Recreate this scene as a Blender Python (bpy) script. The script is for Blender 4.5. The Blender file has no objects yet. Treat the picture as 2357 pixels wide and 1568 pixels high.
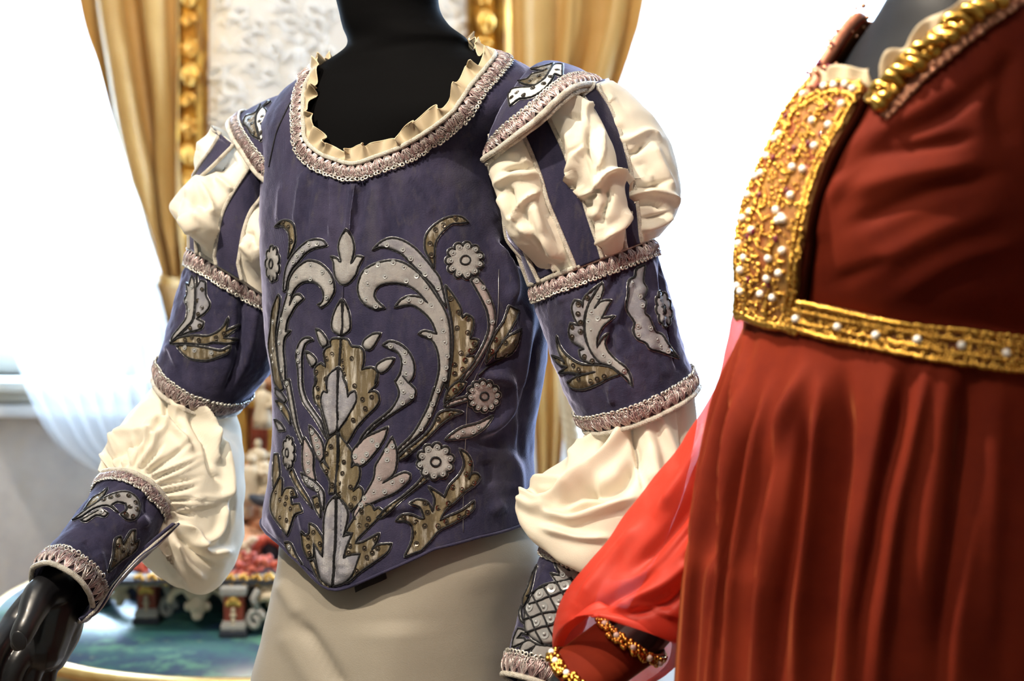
import bpy, bmesh, math, random
import numpy as np
from mathutils import Vector, Matrix, noise
from mathutils.bvhtree import BVHTree
from mathutils.geometry import delaunay_2d_cdt

random.seed(7)
rng = np.random.default_rng(7)
SC = bpy.context.scene
COL = SC.collection

# ------------------------------------------------------------------ camera, world, lights, exposure
F, CX, HY, ZC = 2357*50/36, 1178.5, 555.0, 1.45      # focal length in pixels, horizon row, camera height
def P(px, py, Y):
    return np.array(((px-CX)/F*Y, Y, ZC-(py-HY)/F*Y))

cam_d = bpy.data.cameras.new('camera'); cam = bpy.data.objects.new('camera', cam_d); COL.objects.link(cam)
cam.location = (0, 0, ZC); cam.rotation_euler = (math.pi/2, 0, 0)
cam_d.lens = 50; cam_d.sensor_width = 36; cam_d.shift_y = -(784-HY)/2357
cam_d.clip_start = 0.05
cam_d.dof.use_dof = True; cam_d.dof.focus_distance = 1.52; cam_d.dof.aperture_fstop = 4.2
SC.camera = cam
SC.view_settings.view_transform = 'Standard'; SC.view_settings.look = 'None'
SC.view_settings.gamma = 1; SC.view_settings.use_curve_mapping = False
SC.view_settings.exposure = 0.38
SC.cycles.use_denoising = True
SC.cycles.max_bounces = 8; SC.cycles.transparent_max_bounces = 12
SC.cycles.sample_clamp_indirect = 6

w = bpy.data.worlds.new('daylight'); SC.world = w; w.use_nodes = True
bg = w.node_tree.nodes['Background']; bg.inputs[0].default_value = (0.80, 0.90, 1.0, 1); bg.inputs[1].default_value = 5.0

def lamp(name, kind, loc, target, energy, color, **kw):
    l = bpy.data.lights.new(name, kind); o = bpy.data.objects.new(name, l); COL.objects.link(o)
    o.location = loc; o.rotation_euler = (Vector(target)-Vector(loc)).to_track_quat('-Z', 'Y').to_euler()
    l.energy = energy; l.color = color
    for k, v in kw.items(): setattr(l, k, v)
    return o
WARM = (1.0, 0.86, 0.68)
lamp('spot_key', 'SPOT', (-1.15, 0.35, 3.05), (-0.08, 1.55, 1.44), 240, WARM, spot_size=math.radians(40), spot_blend=0.75, shadow_soft_size=0.03)
lamp('spot_front', 'SPOT', (-0.30, 0.10, 3.05), (0.02, 1.55, 1.45), 88, WARM, spot_size=math.radians(28), spot_blend=0.6, shadow_soft_size=0.03)
lamp('spot_gown', 'SPOT', (-0.70, 1.33, 3.05), (0.27, 1.10, 1.25), 330, WARM, spot_size=math.radians(22), spot_blend=0.5, shadow_soft_size=0.03)
lamp('spot_wall', 'SPOT', (-0.3, 2.1, 3.05), (-0.45, 3.9, 1.3), 72, (1.0, 0.90, 0.78), spot_size=math.radians(95), spot_blend=0.6, shadow_soft_size=0.05)
lamp('table_fill', 'SPOT', (-0.75, 1.9, 3.05), (-0.62, 2.95, 0.85), 75, WARM, spot_size=math.radians(34), spot_blend=0.6, shadow_soft_size=0.04)  # added lamp that brightens the carved model and table, no known fixture
lamp('ceiling_fill', 'AREA', (-0.8, 0.2, 3.15), (-0.6, 1.0, 0), 12, (1.0, 0.92, 0.82), shape='RECTANGLE', size=1.6, size_y=1.2)  # soft fill lamp added overhead, stands for museum light and ceiling bounce
lamp('daylight_left', 'AREA', (-1.5, 4.5, 1.9), (-0.5, 1.6, 1.2), 260, (0.50, 0.72, 1.0), shape='RECTANGLE', size=1.4, size_y=2.0)
lamp('daylight_right', 'AREA', (1.35, 4.5, 1.9), (0.3, 1.6, 1.2), 520, (0.46, 0.69, 1.0), shape='RECTANGLE', size=1.7, size_y=2.0)

# ------------------------------------------------------------------ materials
def new_mat(name):
    m = bpy.data.materials.new(name); m.use_nodes = True
    nt = m.node_tree; b = nt.nodes['Principled BSDF']
    return m, nt, b
def link(nt, a, b): nt.links.new(a, b)
def mat(name, base, rough=0.6, metal=0.0, sheen=0, tint=(1, 1, 1), srough=0.4, mott=None, bump=None, trans=0, coat=0, spec=None, wave=None, alpha=None, sss=0, stretch=None):
    """procedural cloth / metal / paint; mott=(colour2, scale, lo, hi) breaks up the colour, bump=(kind, scale, distance)"""
    m, nt, b = new_mat(name)
    b.inputs['Base Color'].default_value = (*base, 1); b.inputs['Roughness'].default_value = rough
    b.inputs['Metallic'].default_value = metal; b.inputs['Coat Weight'].default_value = coat
    if spec is not None: b.inputs['Specular IOR Level'].default_value = spec
    if sheen:
        b.inputs['Sheen Weight'].default_value = sheen; b.inputs['Sheen Tint'].default_value = (*tint, 1)
        b.inputs['Sheen Roughness'].default_value = srough
    if sss:
        b.inputs['Subsurface Weight'].default_value = sss; b.inputs['Subsurface Radius'].default_value = (0.01, 0.007, 0.004)
        b.inputs['Subsurface Scale'].default_value = 1.0
    tc = nt.nodes.new('ShaderNodeTexCoord')
    col = None; src = tc.outputs['Object']
    if stretch:
        mp = nt.nodes.new('ShaderNodeMapping'); mp.inputs['Scale'].default_value = stretch; link(nt, src, mp.inputs[0]); src = mp.outputs[0]
    if mott:
        prev = None
        for k in range(0, len(mott), 4):
            c2, sc, lo, hi = mott[k:k+4]
            n = nt.nodes.new('ShaderNodeTexNoise'); n.inputs['Scale'].default_value = sc; n.inputs['Detail'].default_value = 6
            n.inputs['Roughness'].default_value = 0.65
            link(nt, src, n.inputs['Vector'])
            mr = nt.nodes.new('ShaderNodeMapRange'); mr.inputs[1].default_value = lo; mr.inputs[2].default_value = hi
            link(nt, n.outputs['Fac'], mr.inputs[0])
            mx = nt.nodes.new('ShaderNodeMix'); mx.data_type = 'RGBA'
            mx.inputs[6].default_value = (*base, 1); mx.inputs[7].default_value = (*c2, 1)
            if prev: link(nt, prev, mx.inputs[6])
            link(nt, mr.outputs[0], mx.inputs[0]); prev = mx.outputs[2]
        link(nt, prev, b.inputs['Base Color']); col = prev
    if wave:
        c2, sc, dist, direction = wave
        n = nt.nodes.new('ShaderNodeTexWave'); n.inputs['Scale'].default_value = sc; n.inputs['Distortion'].default_value = dist
        n.inputs['Detail'].default_value = 3; n.inputs['Detail Scale'].default_value = 2.0; n.bands_direction = direction
        link(nt, tc.outputs['Object'], n.inputs['Vector'])
        mx = nt.nodes.new('ShaderNodeMix'); mx.data_type = 'RGBA'
        mx.inputs[6].default_value = (*base, 1); mx.inputs[7].default_value = (*c2, 1)
        if col: link(nt, col, mx.inputs[6])
        link(nt, n.outputs['Fac'], mx.inputs[0]); link(nt, mx.outputs[2], b.inputs['Base Color'])
    if bump:
        kind, sc, dist = bump
        if kind == 'weave':
            n1 = nt.nodes.new('ShaderNodeTexWave'); n1.inputs['Scale'].default_value = sc; n1.bands_direction = 'X'; n1.inputs['Distortion'].default_value = 1.5
            n2 = nt.nodes.new('ShaderNodeTexWave'); n2.inputs['Scale'].default_value = sc; n2.bands_direction = 'Z'; n2.inputs['Distortion'].default_value = 1.5
            link(nt, tc.outputs['Object'], n1.inputs['Vector']); link(nt, tc.outputs['Object'], n2.inputs['Vector'])
            ad = nt.nodes.new('ShaderNodeMath'); ad.operation = 'ADD'
            link(nt, n1.outputs['Fac'], ad.inputs[0]); link(nt, n2.outputs['Fac'], ad.inputs[1]); h = ad.outputs[0]
        else:
            n1 = nt.nodes.new('ShaderNodeTexNoise'); n1.inputs['Scale'].default_value = sc; n1.inputs['Detail'].default_value = 4
            link(nt, tc.outputs['Object'], n1.inputs['Vector']); h = n1.outputs['Fac']
        bp = nt.nodes.new('ShaderNodeBump'); bp.inputs['Distance'].default_value = dist; bp.inputs['Strength'].default_value = 0.8
        link(nt, h, bp.inputs['Height']); link(nt, bp.outputs[0], b.inputs['Normal'])
    if trans:
        out = nt.nodes['Material Output']
        t = nt.nodes.new('ShaderNodeBsdfTranslucent'); t.inputs[0].default_value = (*base, 1)
        mx = nt.nodes.new('ShaderNodeMixShader'); mx.inputs[0].default_value = trans
        link(nt, b.outputs[0], mx.inputs[1]); link(nt, t.outputs[0], mx.inputs[2]); last = mx.outputs[0]
        if alpha is not None:
            tr = nt.nodes.new('ShaderNodeBsdfTransparent'); m2 = nt.nodes.new('ShaderNodeMixShader'); m2.inputs[0].default_value = alpha
            link(nt, tr.outputs[0], m2.inputs[1]); link(nt, last, m2.inputs[2]); last = m2.outputs[0]
        link(nt, last, out.inputs['Surface'])
    return m

M = {}
M['velvet'] = mat('velvet', (0.018, 0.017, 0.042), 0.85, sheen=0.95, tint=(0.68, 0.69, 1.0), srough=0.30, stretch=(1, 1, 0.35), mott=((0.040, 0.035, 0.070), 34, 0.40, 0.70, (0.070, 0.066, 0.074), 7, 0.58, 0.84, (0.045, 0.041, 0.054), 120, 0.55, 0.75), bump=('noise', 700, 0.0006), spec=0.2)
M['velvet_lining'] = mat('velvet_lining', (0.05, 0.05, 0.09), 0.9, bump=('noise', 500, 0.0005))
M['silver'] = mat('silver_lame', (0.37, 0.36, 0.355), 0.42, 0.35, mott=((0.27, 0.262, 0.265), 42, 0.42, 0.62), bump=('weave', 480, 0.00025))
M['blue_silver'] = mat('bluish_silver_lame', (0.24, 0.24, 0.275), 0.38, 0.45, mott=((0.36, 0.355, 0.375), 50, 0.45, 0.62), bump=('weave', 480, 0.00025))
M['pink_silver'] = mat('pinkish_silver_lame', (0.34, 0.285, 0.285), 0.42, 0.35, mott=((0.26, 0.22, 0.22), 50, 0.45, 0.62), bump=('weave', 480, 0.00025))
M['gold_lame'] = mat('dull_gold_lame', (0.19, 0.15, 0.085), 0.36, 0.5, mott=((0.105, 0.08, 0.045), 90, 0.42, 0.6, (0.52, 0.49, 0.43), 170, 0.50, 0.66), stretch=(1, 1, 0.13), bump=('weave', 450, 0.0003))
M['white_lame'] = mat('white_lame', (0.78, 0.78, 0.77), 0.4, 0.2, bump=('weave', 300, 0.0004))
M['cord'] = mat('black_cord', (0.008, 0.008, 0.010), 0.65, bump=('noise', 900, 0.0005), spec=0.3)
M['thread'] = mat('silver_thread', (0.30, 0.30, 0.31), 0.3, 0.8)
M['piping'] = mat('silver_piping', (0.66, 0.62, 0.54), 0.5, 0.2, bump=('weave', 260, 0.0006), mott=((0.45, 0.41, 0.35), 90, 0.5, 0.62))
M['trim_base'] = mat('plum_braid', (0.075, 0.05, 0.065), 0.7)
M['mauve_thread'] = mat('mauve_metal_thread', (0.40, 0.275, 0.275), 0.36, 0.55)
M['pale_thread'] = mat('pale_metal_thread', (0.64, 0.58, 0.55), 0.33, 0.6)
M['picot'] = mat('silver_picot', (0.62, 0.60, 0.54), 0.35, 0.6)
M['cream'] = mat('cream_crepe', (0.86, 0.79, 0.66), 0.75, sheen=0.12, trans=0.30, bump=('noise', 900, 0.0003))
M['organza'] = mat('beige_organza', (0.56, 0.46, 0.31), 0.55, trans=0.25, alpha=0.92)
M['mannequin'] = mat('black_mannequin_fabric', (0.0042, 0.0042, 0.0046), 0.6, spec=0.006)
M['mannequin_gloss'] = mat('black_satin_paint', (0.010, 0.010, 0.012), 0.33, coat=0.1)
M['mannequin_grey'] = mat('charcoal_mannequin_fabric', (0.008, 0.009, 0.012), 0.5, spec=0.08, bump=('noise', 900, 0.0002))
M['gilt_rim'] = mat('worn_gold_rim', (0.80, 0.55, 0.22), 0.3, 0.7, mott=((0.62, 0.36, 0.10), 9, 0.5, 0.7))
M['blue_paint'] = mat('blue_paint', (0.05, 0.11, 0.24), 0.4)
M['leggings'] = mat('beige_leggings', (0.30, 0.27, 0.22), 0.7, sheen=0.1, bump=('noise', 800, 0.0003))
M['sequin_clear'] = mat('clear_sequin', (0.30, 0.31, 0.315), 0.3, 0.2)
M['sequin_dark'] = mat('dark_bronze_sequin', (0.12, 0.10, 0.08), 0.2, 0.85)
M['pearl'] = mat('pearl', (0.86, 0.82, 0.76), 0.22, 0.0, coat=0.6)
M['bead_gold'] = mat('gold_bead', (0.56, 0.31, 0.06), 0.2, 1.0)
M['bead_copper'] = mat('copper_bead', (0.62, 0.30, 0.18), 0.35, 0.7)
M['gem'] = mat('garnet_gem', (0.12, 0.004, 0.02), 0.08, 0.0, coat=1.0)
M['red_velvet'] = mat('rust_red_velvet', (0.118, 0.0115, 0.003), 0.8, sheen=0.65, tint=(1.0, 0.38, 0.12), srough=0.25, mott=((0.088, 0.007, 0.002), 14, 0.4, 0.65), spec=0.1)
M['dark_seam'] = mat('shaded_seam_velvet', (0.012, 0.002, 0.001), 0.9, spec=0.0)  # dark velvet with the shadow between panel and bodice put into its colour
M['panel_cloth'] = mat('gold_shot_red_cloth', (0.20, 0.045, 0.012), 0.5, 0.3, mott=((0.30, 0.15, 0.035), 40, 0.4, 0.6))
M['chiffon'] = mat('red_chiffon', (0.52, 0.027, 0.009), 0.6, trans=0.42, alpha=0.82, sheen=0.2, tint=(1, .5, .4))
M['copper_lace'] = mat('copper_lace', (0.38, 0.14, 0.08), 0.5, 0.3, bump=('noise', 300, 0.001))
M['drape'] = mat('gold_satin_drape', (0.74, 0.46, 0.15), 0.45, sheen=0.3, tint=(1, .85, .5), trans=0.08, mott=((0.62, 0.36, 0.10), 3.0, 0.4, 0.65))
M['drape_fringe'] = mat('gold_fringe', (0.55, 0.34, 0.13), 0.5, sheen=0.3, tint=(1, .85, .5))
M['sheer'] = mat('white_sheer', (0.93, 0.95, 0.97), 0.8, trans=0.6, alpha=0.55)
M['gilt'] = mat('gilt_wood', (0.90, 0.56, 0.14), 0.22, 0.65, mott=((0.60, 0.30, 0.05), 18, 0.5, 0.7))
M['gilt_dark'] = mat('dark_gilt_wood', (0.52, 0.27, 0.04), 0.3, 0.75, mott=((0.24, 0.10, 0.015), 14, 0.42, 0.6))
M['plaster'] = mat('white_plaster', (0.88, 0.86, 0.82), 0.55, bump=('noise', 60, 0.002))
M['wall'] = mat('grey_stucco', (0.80, 0.76, 0.73), 0.8, mott=((0.66, 0.63, 0.63), 5, 0.42, 0.62, (0.76, 0.70, 0.64), 11, 0.55, 0.7), bump=('noise', 25, 0.004))
M['wall_plain'] = mat('ochre_plaster', (0.42, 0.34, 0.24), 0.8, bump=('noise', 30, 0.002))
M['ceiling'] = mat('ceiling_white', (0.82, 0.80, 0.76), 0.9)
M['floor'] = mat('oak_floor', (0.33, 0.20, 0.11), 0.4, wave=((0.22, 0.12, 0.06), 4, 6, 'X'))
M['cream_paint'] = mat('cream_paint', (0.80, 0.78, 0.68), 0.45)
M['white_paint'] = mat('white_paint', (0.85, 0.85, 0.84), 0.4)
M['glass'] = mat('window_glass', (1, 1, 1), 0.02)
_g = M['glass'].node_tree; _tr = _g.nodes.new('ShaderNodeBsdfTransparent'); _gl = _g.nodes.new('ShaderNodeBsdfGlossy'); _gl.inputs['Roughness'].default_value = 0.02
_mx = _g.nodes.new('ShaderNodeMixShader'); _mx.inputs[0].default_value = 0.06
link(_g, _tr.outputs[0], _mx.inputs[1]); link(_g, _gl.outputs[0], _mx.inputs[2]); link(_g, _mx.outputs[0], _g.nodes['Material Output'].inputs['Surface'])
M['rope'] = mat('cream_rope', (0.72, 0.58, 0.38), 0.6)
M['red_paint'] = mat('red_painted_wood', (0.36, 0.075, 0.04), 0.5, mott=((0.26, 0.05, 0.03), 25, 0.45, 0.65))
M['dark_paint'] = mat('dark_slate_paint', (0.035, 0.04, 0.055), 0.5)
M['grey_paint'] = mat('grey_painted_wood', (0.42, 0.40, 0.36), 0.5)
M['ivory'] = mat('ivory_carving', (0.70, 0.58, 0.40), 0.45, mott=((0.52, 0.38, 0.22), 30, 0.5, 0.7))
M['coral'] = mat('red_coral', (0.55, 0.09, 0.05), 0.5, mott=((0.70, 0.22, 0.14), 40, 0.45, 0.6))
M['terracotta'] = mat('terracotta', (0.62, 0.27, 0.13), 0.6, mott=((0.72, 0.42, 0.25), 20, 0.45, 0.6))
M['teal_top'] = mat('marbled_teal_paint', (0.04, 0.14, 0.135), 0.30, mott=((0.03, 0.065, 0.12), 7, 0.42, 0.58, (0.10, 0.26, 0.18), 12, 0.52, 0.62, (0.46, 0.45, 0.20), 10, 0.62, 0.70))
M['apron'] = mat('pale_green_paint', (0.60, 0.58, 0.36), 0.5, mott=((0.72, 0.66, 0.46), 8, 0.42, 0.6, (0.66, 0.40, 0.24), 7, 0.62, 0.72))

# ------------------------------------------------------------------ scene-graph helpers
def thing(name, label, cat, loc=(0, 0, 0), group=None):
    o = bpy.data.objects.new(name, None); COL.objects.link(o); o.location = loc; o.empty_display_size = 0.05
    o['label'] = label; o['category'] = cat
    if group: o['group'] = group
    return o
def tag(o, label, cat, group=None):
    o['label'] = label; o['category'] = cat
    if group: o['group'] = group
    return o
def adopt(o, parent):
    if parent is not None:
        o.parent = parent
        loc = Vector((0, 0, 0)); p = parent
        while p is not None: loc += p.location if p.type == 'EMPTY' else Vector((0, 0, 0)); p = p.parent
        o.matrix_parent_inverse = Matrix.Translation(-loc) if parent.type == 'EMPTY' else Matrix.Identity(4)
    return o
class Buf:
    """collects shapes into ONE mesh"""
    def __init__(s): s.v = []; s.f = []; s.m = []; s.n = 0
    def add(s, verts, faces, mi=0):
        verts = np.asarray(verts, float).reshape(-1, 3)
        k = s.n; s.v.append(verts); s.n += len(verts)
        s.f.extend([tuple(i+k for i in f) for f in faces]); s.m.extend([mi]*len(faces))
    def tube(s, pts, r, sides=5, mi=0, closed=False, cap=True):
        pts = np.asarray(pts, float); n = len(pts)
        if n < 2: return
        t = (np.roll(pts, -1, 0)-np.roll(pts, 1, 0)) if closed else np.gradient(pts, axis=0)
        t /= np.linalg.norm(t, axis=1, keepdims=True)+1e-12
        ref = np.array((0.13, -0.35, 0.93)); a = np.cross(t, ref); L = np.linalg.norm(a, axis=1, keepdims=True)
        a = np.where(L < 0.15, np.cross(t, np.array((1, 0.2, 0))), a); a /= np.linalg.norm(a, axis=1, keepdims=True)
        for i in range(1, n):
            if np.dot(a[i], a[i-1]) < 0: a[i] = -a[i]
        b = np.cross(t, a)
        ang = np.arange(sides)*2*math.pi/sides
        rr = np.broadcast_to(np.asarray(r, float), (n,))[:, None, None]
        V = pts[:, None]+rr*(np.cos(ang)[None, :, None]*a[:, None]+np.sin(ang)[None, :, None]*b[:, None])
        fs = []
        m = n if closed else n-1
        for i in range(m):
            i2 = (i+1) % n
            for j in range(sides):
                j2 = (j+1) % sides
                fs.append((i*sides+j, i*sides+j2, i2*sides+j2, i2*sides+j))
        if cap and not closed:
            fs.append(tuple(range(sides-1, -1, -1))); fs.append(tuple((n-1)*sides+j for j in range(sides)))
        s.add(V.reshape(-1, 3), fs, mi)
    def ball(s, c, r, mi=0, seg=8, rings=5, mtx=None):
        """ellipsoid; r scalar or 3-vector"""
        vs = [(0, 0, 1)]
        for i in range(1, rings):
            th = math.pi*i/rings
            for j in range(seg):
                ph = 2*math.pi*j/seg; vs.append((math.sin(th)*math.cos(ph), math.sin(th)*math.sin(ph), math.cos(th)))
        vs.append((0, 0, -1)); fs = []
        for j in range(seg): fs.append((0, 1+j, 1+(j+1) % seg))
        for i in range(rings-2):
            for j in range(seg):
                a = 1+i*seg+j; b = 1+i*seg+(j+1) % seg
                fs.append((a, a+seg, b+seg, b))
        e = len(vs)-1; o = 1+(rings-2)*seg
        for j in range(seg): fs.append((o+j, e, o+(j+1) % seg))
        V = np.array(vs)*np.asarray(r, float)
        if mtx is not None: V = V @ np.asarray(mtx).T
        s.add(V+np.asarray(c), fs, mi)
    def box(s, lo, hi, mi=0, bev=0.0, rot=None, pivot=None):
        lo = np.array(lo, float); hi = np.array(hi, float)
        bm = bmesh.new(); bmesh.ops.create_cube(bm, size=1)
        bmesh.ops.scale(bm, vec=Vector(hi-lo), verts=bm.verts)
        if bev: bmesh.ops.bevel(bm, geom=bm.edges[:], offset=bev, segments=2, affect='EDGES', profile=0.6)
        if rot is not None: bmesh.ops.rotate(bm, verts=bm.verts, cent=(0, 0, 0), matrix=rot)
        c = (lo+hi)/2
        bm.verts.index_update()
        s.add([np.array(v.co)+c for v in bm.verts], [[v.index for v in f.verts] for f in bm.faces], mi); bm.free()
    def grid(s, V, closed=False, mi=0, flip=False):
        nv, nu = V.shape[:2]; fs = []
        for i in range(nv-1):
            for j in range(nu if closed else nu-1):
                j2 = (j+1) % nu
                q = (i*nu+j, i*nu+j2, (i+1)*nu+j2, (i+1)*nu+j)
                fs.append(q[::-1] if flip else q)
        s.add(V.reshape(-1, 3), fs, mi)
    def lathe(s, prof, c, seg=20, mi=0, ax=1.0, ay=1.0):
        """prof: (radius, z) list about a vertical axis through c"""
        a = np.arange(seg)*2*math.pi/seg
        V = np.array([[(c[0]+r*ax*math.cos(t), c[1]+r*ay*math.sin(t), c[2]+z) for t in a] for r, z in prof])
        s.grid(V, True, mi)
    def build(s, name, mats, parent=None, smooth=True, stuff=False, origin=None):
        me = bpy.data.meshes.new(name)
        V = np.concatenate(s.v) if s.v else np.zeros((0, 3))
        if origin is not None: V = V-np.asarray(origin)
        me.from_pydata(V.tolist(), [], s.f)
        for m in (mats if isinstance(mats, (list, tuple)) else [mats]): me.materials.append(m)
        me.polygons.foreach_set('material_index', s.m)
        me.polygons.foreach_set('use_smooth', [smooth]*len(s.f))
        me.update()
        o = bpy.data.objects.new(name, me); COL.objects.link(o)
        if origin is not None: o.location = origin
        adopt(o, parent)
        if stuff: o['kind'] = 'stuff'
        return o
def thick(o, t, offset=-1.0):
    md = o.modifiers.new('thickness', 'SOLIDIFY'); md.thickness = t; md.offset = offset; return o
def soft_edges(o, ang=35):
    me = o.data
    for p in me.polygons: p.use_smooth = True
    me.set_sharp_from_angle(angle=math.radians(ang))
    return o

# ------------------------------------------------------------------ surfaces
def catmull(pts, n, closed=False):
    """pts (k,...) -> n samples"""
    pts = np.asarray(pts, float); k = len(pts)
    if closed:
        t = np.linspace(0, k, n, endpoint=False); idx = np.floor(t).astype(int)
        g = lambda i: pts[(idx+i) % k]
    else:
        t = np.linspace(0, k-1, n); idx = np.minimum(np.floor(t).astype(int), k-2)
        def g(i):
            j = idx+i
            lo = j < 0; hi = j > k-1
            r = pts[np.clip(j, 0, k-1)].copy()
            if lo.any(): r[lo] = 2*pts[0]-pts[1]
            if hi.any(): r[hi] = 2*pts[-1]-pts[-2]
            return r
    f = (t-idx).reshape((-1,)+(1,)*(pts.ndim-1))
    p0, p1, p2, p3 = g(-1), g(0), g(1), g(2)
    return 0.5*((2*p1)+(-p0+p2)*f+(2*p0-5*p1+4*p2-p3)*f**2+(-p0+3*p1-3*p2+p3)*f**3)
def project(V):
    V = np.asarray(V); y = np.maximum(V[..., 1], 1e-3)
    return np.stack((CX+F*V[..., 0]/y, HY+F*(ZC-V[..., 2])/y), -1)
def poly_dist(Q, line):
    """distance from points Q (...,2) to a polyline, and the parameter 0..1 along it"""
    line = np.asarray(line, float); best = np.full(Q.shape[:-1], 1e9); tt = np.zeros(Q.shape[:-1])
    seg = np.linalg.norm(np.diff(line, axis=0), axis=1); cum = np.concatenate(([0], np.cumsum(seg)))
    for i in range(len(line)-1):
        a, b = line[i], line[i+1]; d = b-a
        t = np.clip(((Q-a)@d)/max(d@d, 1e-9), 0, 1)
        dist = np.linalg.norm(Q-a-t[..., None]*d, axis=-1)
        m = dist < best; best = np.where(m, dist, best); tt = np.where(m, (cum[i]+t*seg[i])/cum[-1], tt)
    return best, tt
class Surf:
    """dense grid surface V[nv][nu] that can be ray cast, sampled and displaced"""
    def __init__(s, V, closed=True, outward=None):
        s.V = np.asarray(V, float); s.closed = closed; s.flip = False; s.refresh()
        c = s.V.mean((0, 1)) if outward is None else np.asarray(outward)
        rows = s.V.mean(1, keepdims=True) if outward is None else c
        if ((s.V-rows)*s.N).sum() < 0: s.flip = True; s.N = -s.N
    def refresh(s):
        V = s.V
        du = (np.roll(V, -1, 1)-np.roll(V, 1, 1)) if s.closed else np.gradient(V, axis=1)
        dv = np.gradient(V, axis=0)
        n = np.cross(du, dv); n /= np.linalg.norm(n, axis=-1, keepdims=True)+1e-12
        s.N = -n if s.flip else n; s._bvh = None
    @property
    def bvh(s):
        if s._bvh is None:
            nv, nu = s.V.shape[:2]; s.cells = []; fs = []
            for i in range(nv-1):
                for j in range(nu if s.closed else nu-1):
                    fs.append((i*nu+j, i*nu+(j+1) % nu, (i+1)*nu+(j+1) % nu, (i+1)*nu+j)); s.cells.append((i, j))
            s._bvh = BVHTree.FromPolygons([tuple(p) for p in s.V.reshape(-1, 3).tolist()], fs)
        return s._bvh
    def cast(s, px, py, hint=None):
        d = Vector(P(px, py, 1.0))-Vector((0, 0, ZC))
        loc, nrm, idx, _ = s.bvh.ray_cast(Vector((0, 0, ZC)), d)
        if loc is None:
            loc, nrm, idx, _ = s.bvh.find_nearest(Vector(P(px, py, hint or float(np.median(s.V[..., 1])))))
        if nrm.dot(d) > 0: nrm = -nrm
        return np.array(loc), np.array(nrm), idx
    def uv(s, px, py, hint=None):
        p, n, idx = s.cast(px, py, hint); i, j = s.cells[idx]; nu = s.V.shape[1]
        a = s.V[i, j]; e1 = s.V[i, (j+1) % nu]-a; e2 = s.V[i+1, j]-a
        A = np.array([[e1@e1, e1@e2], [e1@e2, e2@e2]])+np.eye(2)*1e-12; r = np.linalg.solve(A, np.array([(p-a)@e1, (p-a)@e2]))
        return j+float(np.clip(r[0], 0, 1)), i+float(np.clip(r[1], 0, 1))
    def at(s, u, v, off=0.0):
        """bilinear sample at grid indices (arrays)"""
        u = np.asarray(u, float); v = np.asarray(v, float); nv, nu = s.V.shape[:2]
        v = np.clip(v, 0, nv-1.001); i = np.floor(v).astype(int); fv = (v-i)[..., None]
        if s.closed: u = np.mod(u, nu); j = np.floor(u).astype(int) % nu; j2 = (j+1) % nu
        else: u = np.clip(u, 0, nu-1.001); j = np.floor(u).astype(int); j2 = j+1
        fu = (u-np.floor(u))[..., None]
        S = lambda G: (G[i, j]*(1-fu)+G[i, j2]*fu)*(1-fv)+(G[i+1, j]*(1-fu)+G[i+1, j2]*fu)*fv
        n = S(s.N); n /= np.linalg.norm(n, axis=-1, keepdims=True)+1e-12
        return S(s.V)+n*(np.asarray(off)[..., None] if np.ndim(off) else off), n
    def strokes(s, items, front=True):
        """soft ridges (+) and valleys (-) drawn along lines: (points, half width, height)"""
        Q = project(s.V); cam_dir = np.array((0, 0, ZC))-s.V; cam_dir /= np.linalg.norm(cam_dir, axis=-1, keepdims=True)
        wgt = np.clip((s.N*cam_dir).sum(-1)*2.5+0.35, 0, 1) if front else 1.0
        D = np.zeros(Q.shape[:-1])
        for pts, wd, amp, *head in items:
            pts = catmull(np.array(pts, float), max(8, 5*len(pts))) if len(pts) > 2 else np.array(pts, float)
            d, t = poly_dist(Q, pts)
            tap = np.clip(np.minimum(t, 1-t)*5+0.25, 0, 1)
            if head: tap = np.clip((1-t)*2.2, 0, 1)
            D += amp*tap*np.exp(-(d/wd)**2)
        s.V = s.V+s.N*(D*wgt)[..., None]; s.refresh(); return s
    def ripple(s, amp, scale, seed=0.0, mask=None, stretch=(1, 1, 1)):
        flat = s.V.reshape(-1, 3)*np.array(stretch)*scale+seed
        D = np.array([noise.fractal(Vector(p), 0.8, 2.0, 3) for p in flat]).reshape(s.V.shape[:2])*amp
        if mask is not None: D = D*mask
        s.V = s.V+s.N*D[..., None]; s.refresh(); return s
    def mesh(s, name, m, parent, thickness=0.0, cap=False):
        b = Buf(); b.grid(s.V, s.closed, 0, s.flip)
        if cap:
            nv, nu = s.V.shape[:2]
            for r, rev in ((0, False), (nv-1, True)):
                f = [r*nu+j for j in range(nu)]
                b.f.append(tuple(f[::-1] if rev else f)); b.m.append(0)
        o = b.build(name, m, parent)
        if thickness: thick(o, thickness)
        return o
def ring(A, B, d, r, bulge=0.0, rb=None, dB=None, pw=1.0, nu=200):
    """an oval loop of a sleeve: ends A and B as seen, depth d (and dB), front radius r, bulge of its near rim"""
    dB = d if dB is None else dB; rb = r if rb is None else rb
    a = P(*A, d); b = P(*B, dB); c = (a+b)/2; U = (b-a)/2
    ab = np.array(B, float)-np.array(A, float); pr = np.array((-ab[1], ab[0])); pr /= np.linalg.norm(pr)+1e-9
    if pr[1] < 0 and abs(ab[0]) > abs(ab[1])*0.2: pr = -pr
    bv = np.array((pr[0], 0, -pr[1]))*bulge*c[1]/F
    ph = np.arange(nu)*2*math.pi/nu; co = np.cos(ph)[:, None]; si = np.sin(ph)[:, None]
    co = np.sign(co)*abs(co)**pw; si2 = np.sign(si)*abs(si)**pw
    rad = np.where(si > 0, r, rb)
    return c+U*co+np.array((0, -1.0, 0))*si2*rad+bv*si2
def tube_surf(rings, nv=80):
    return Surf(catmull(np.array(rings), nv), True)
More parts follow.
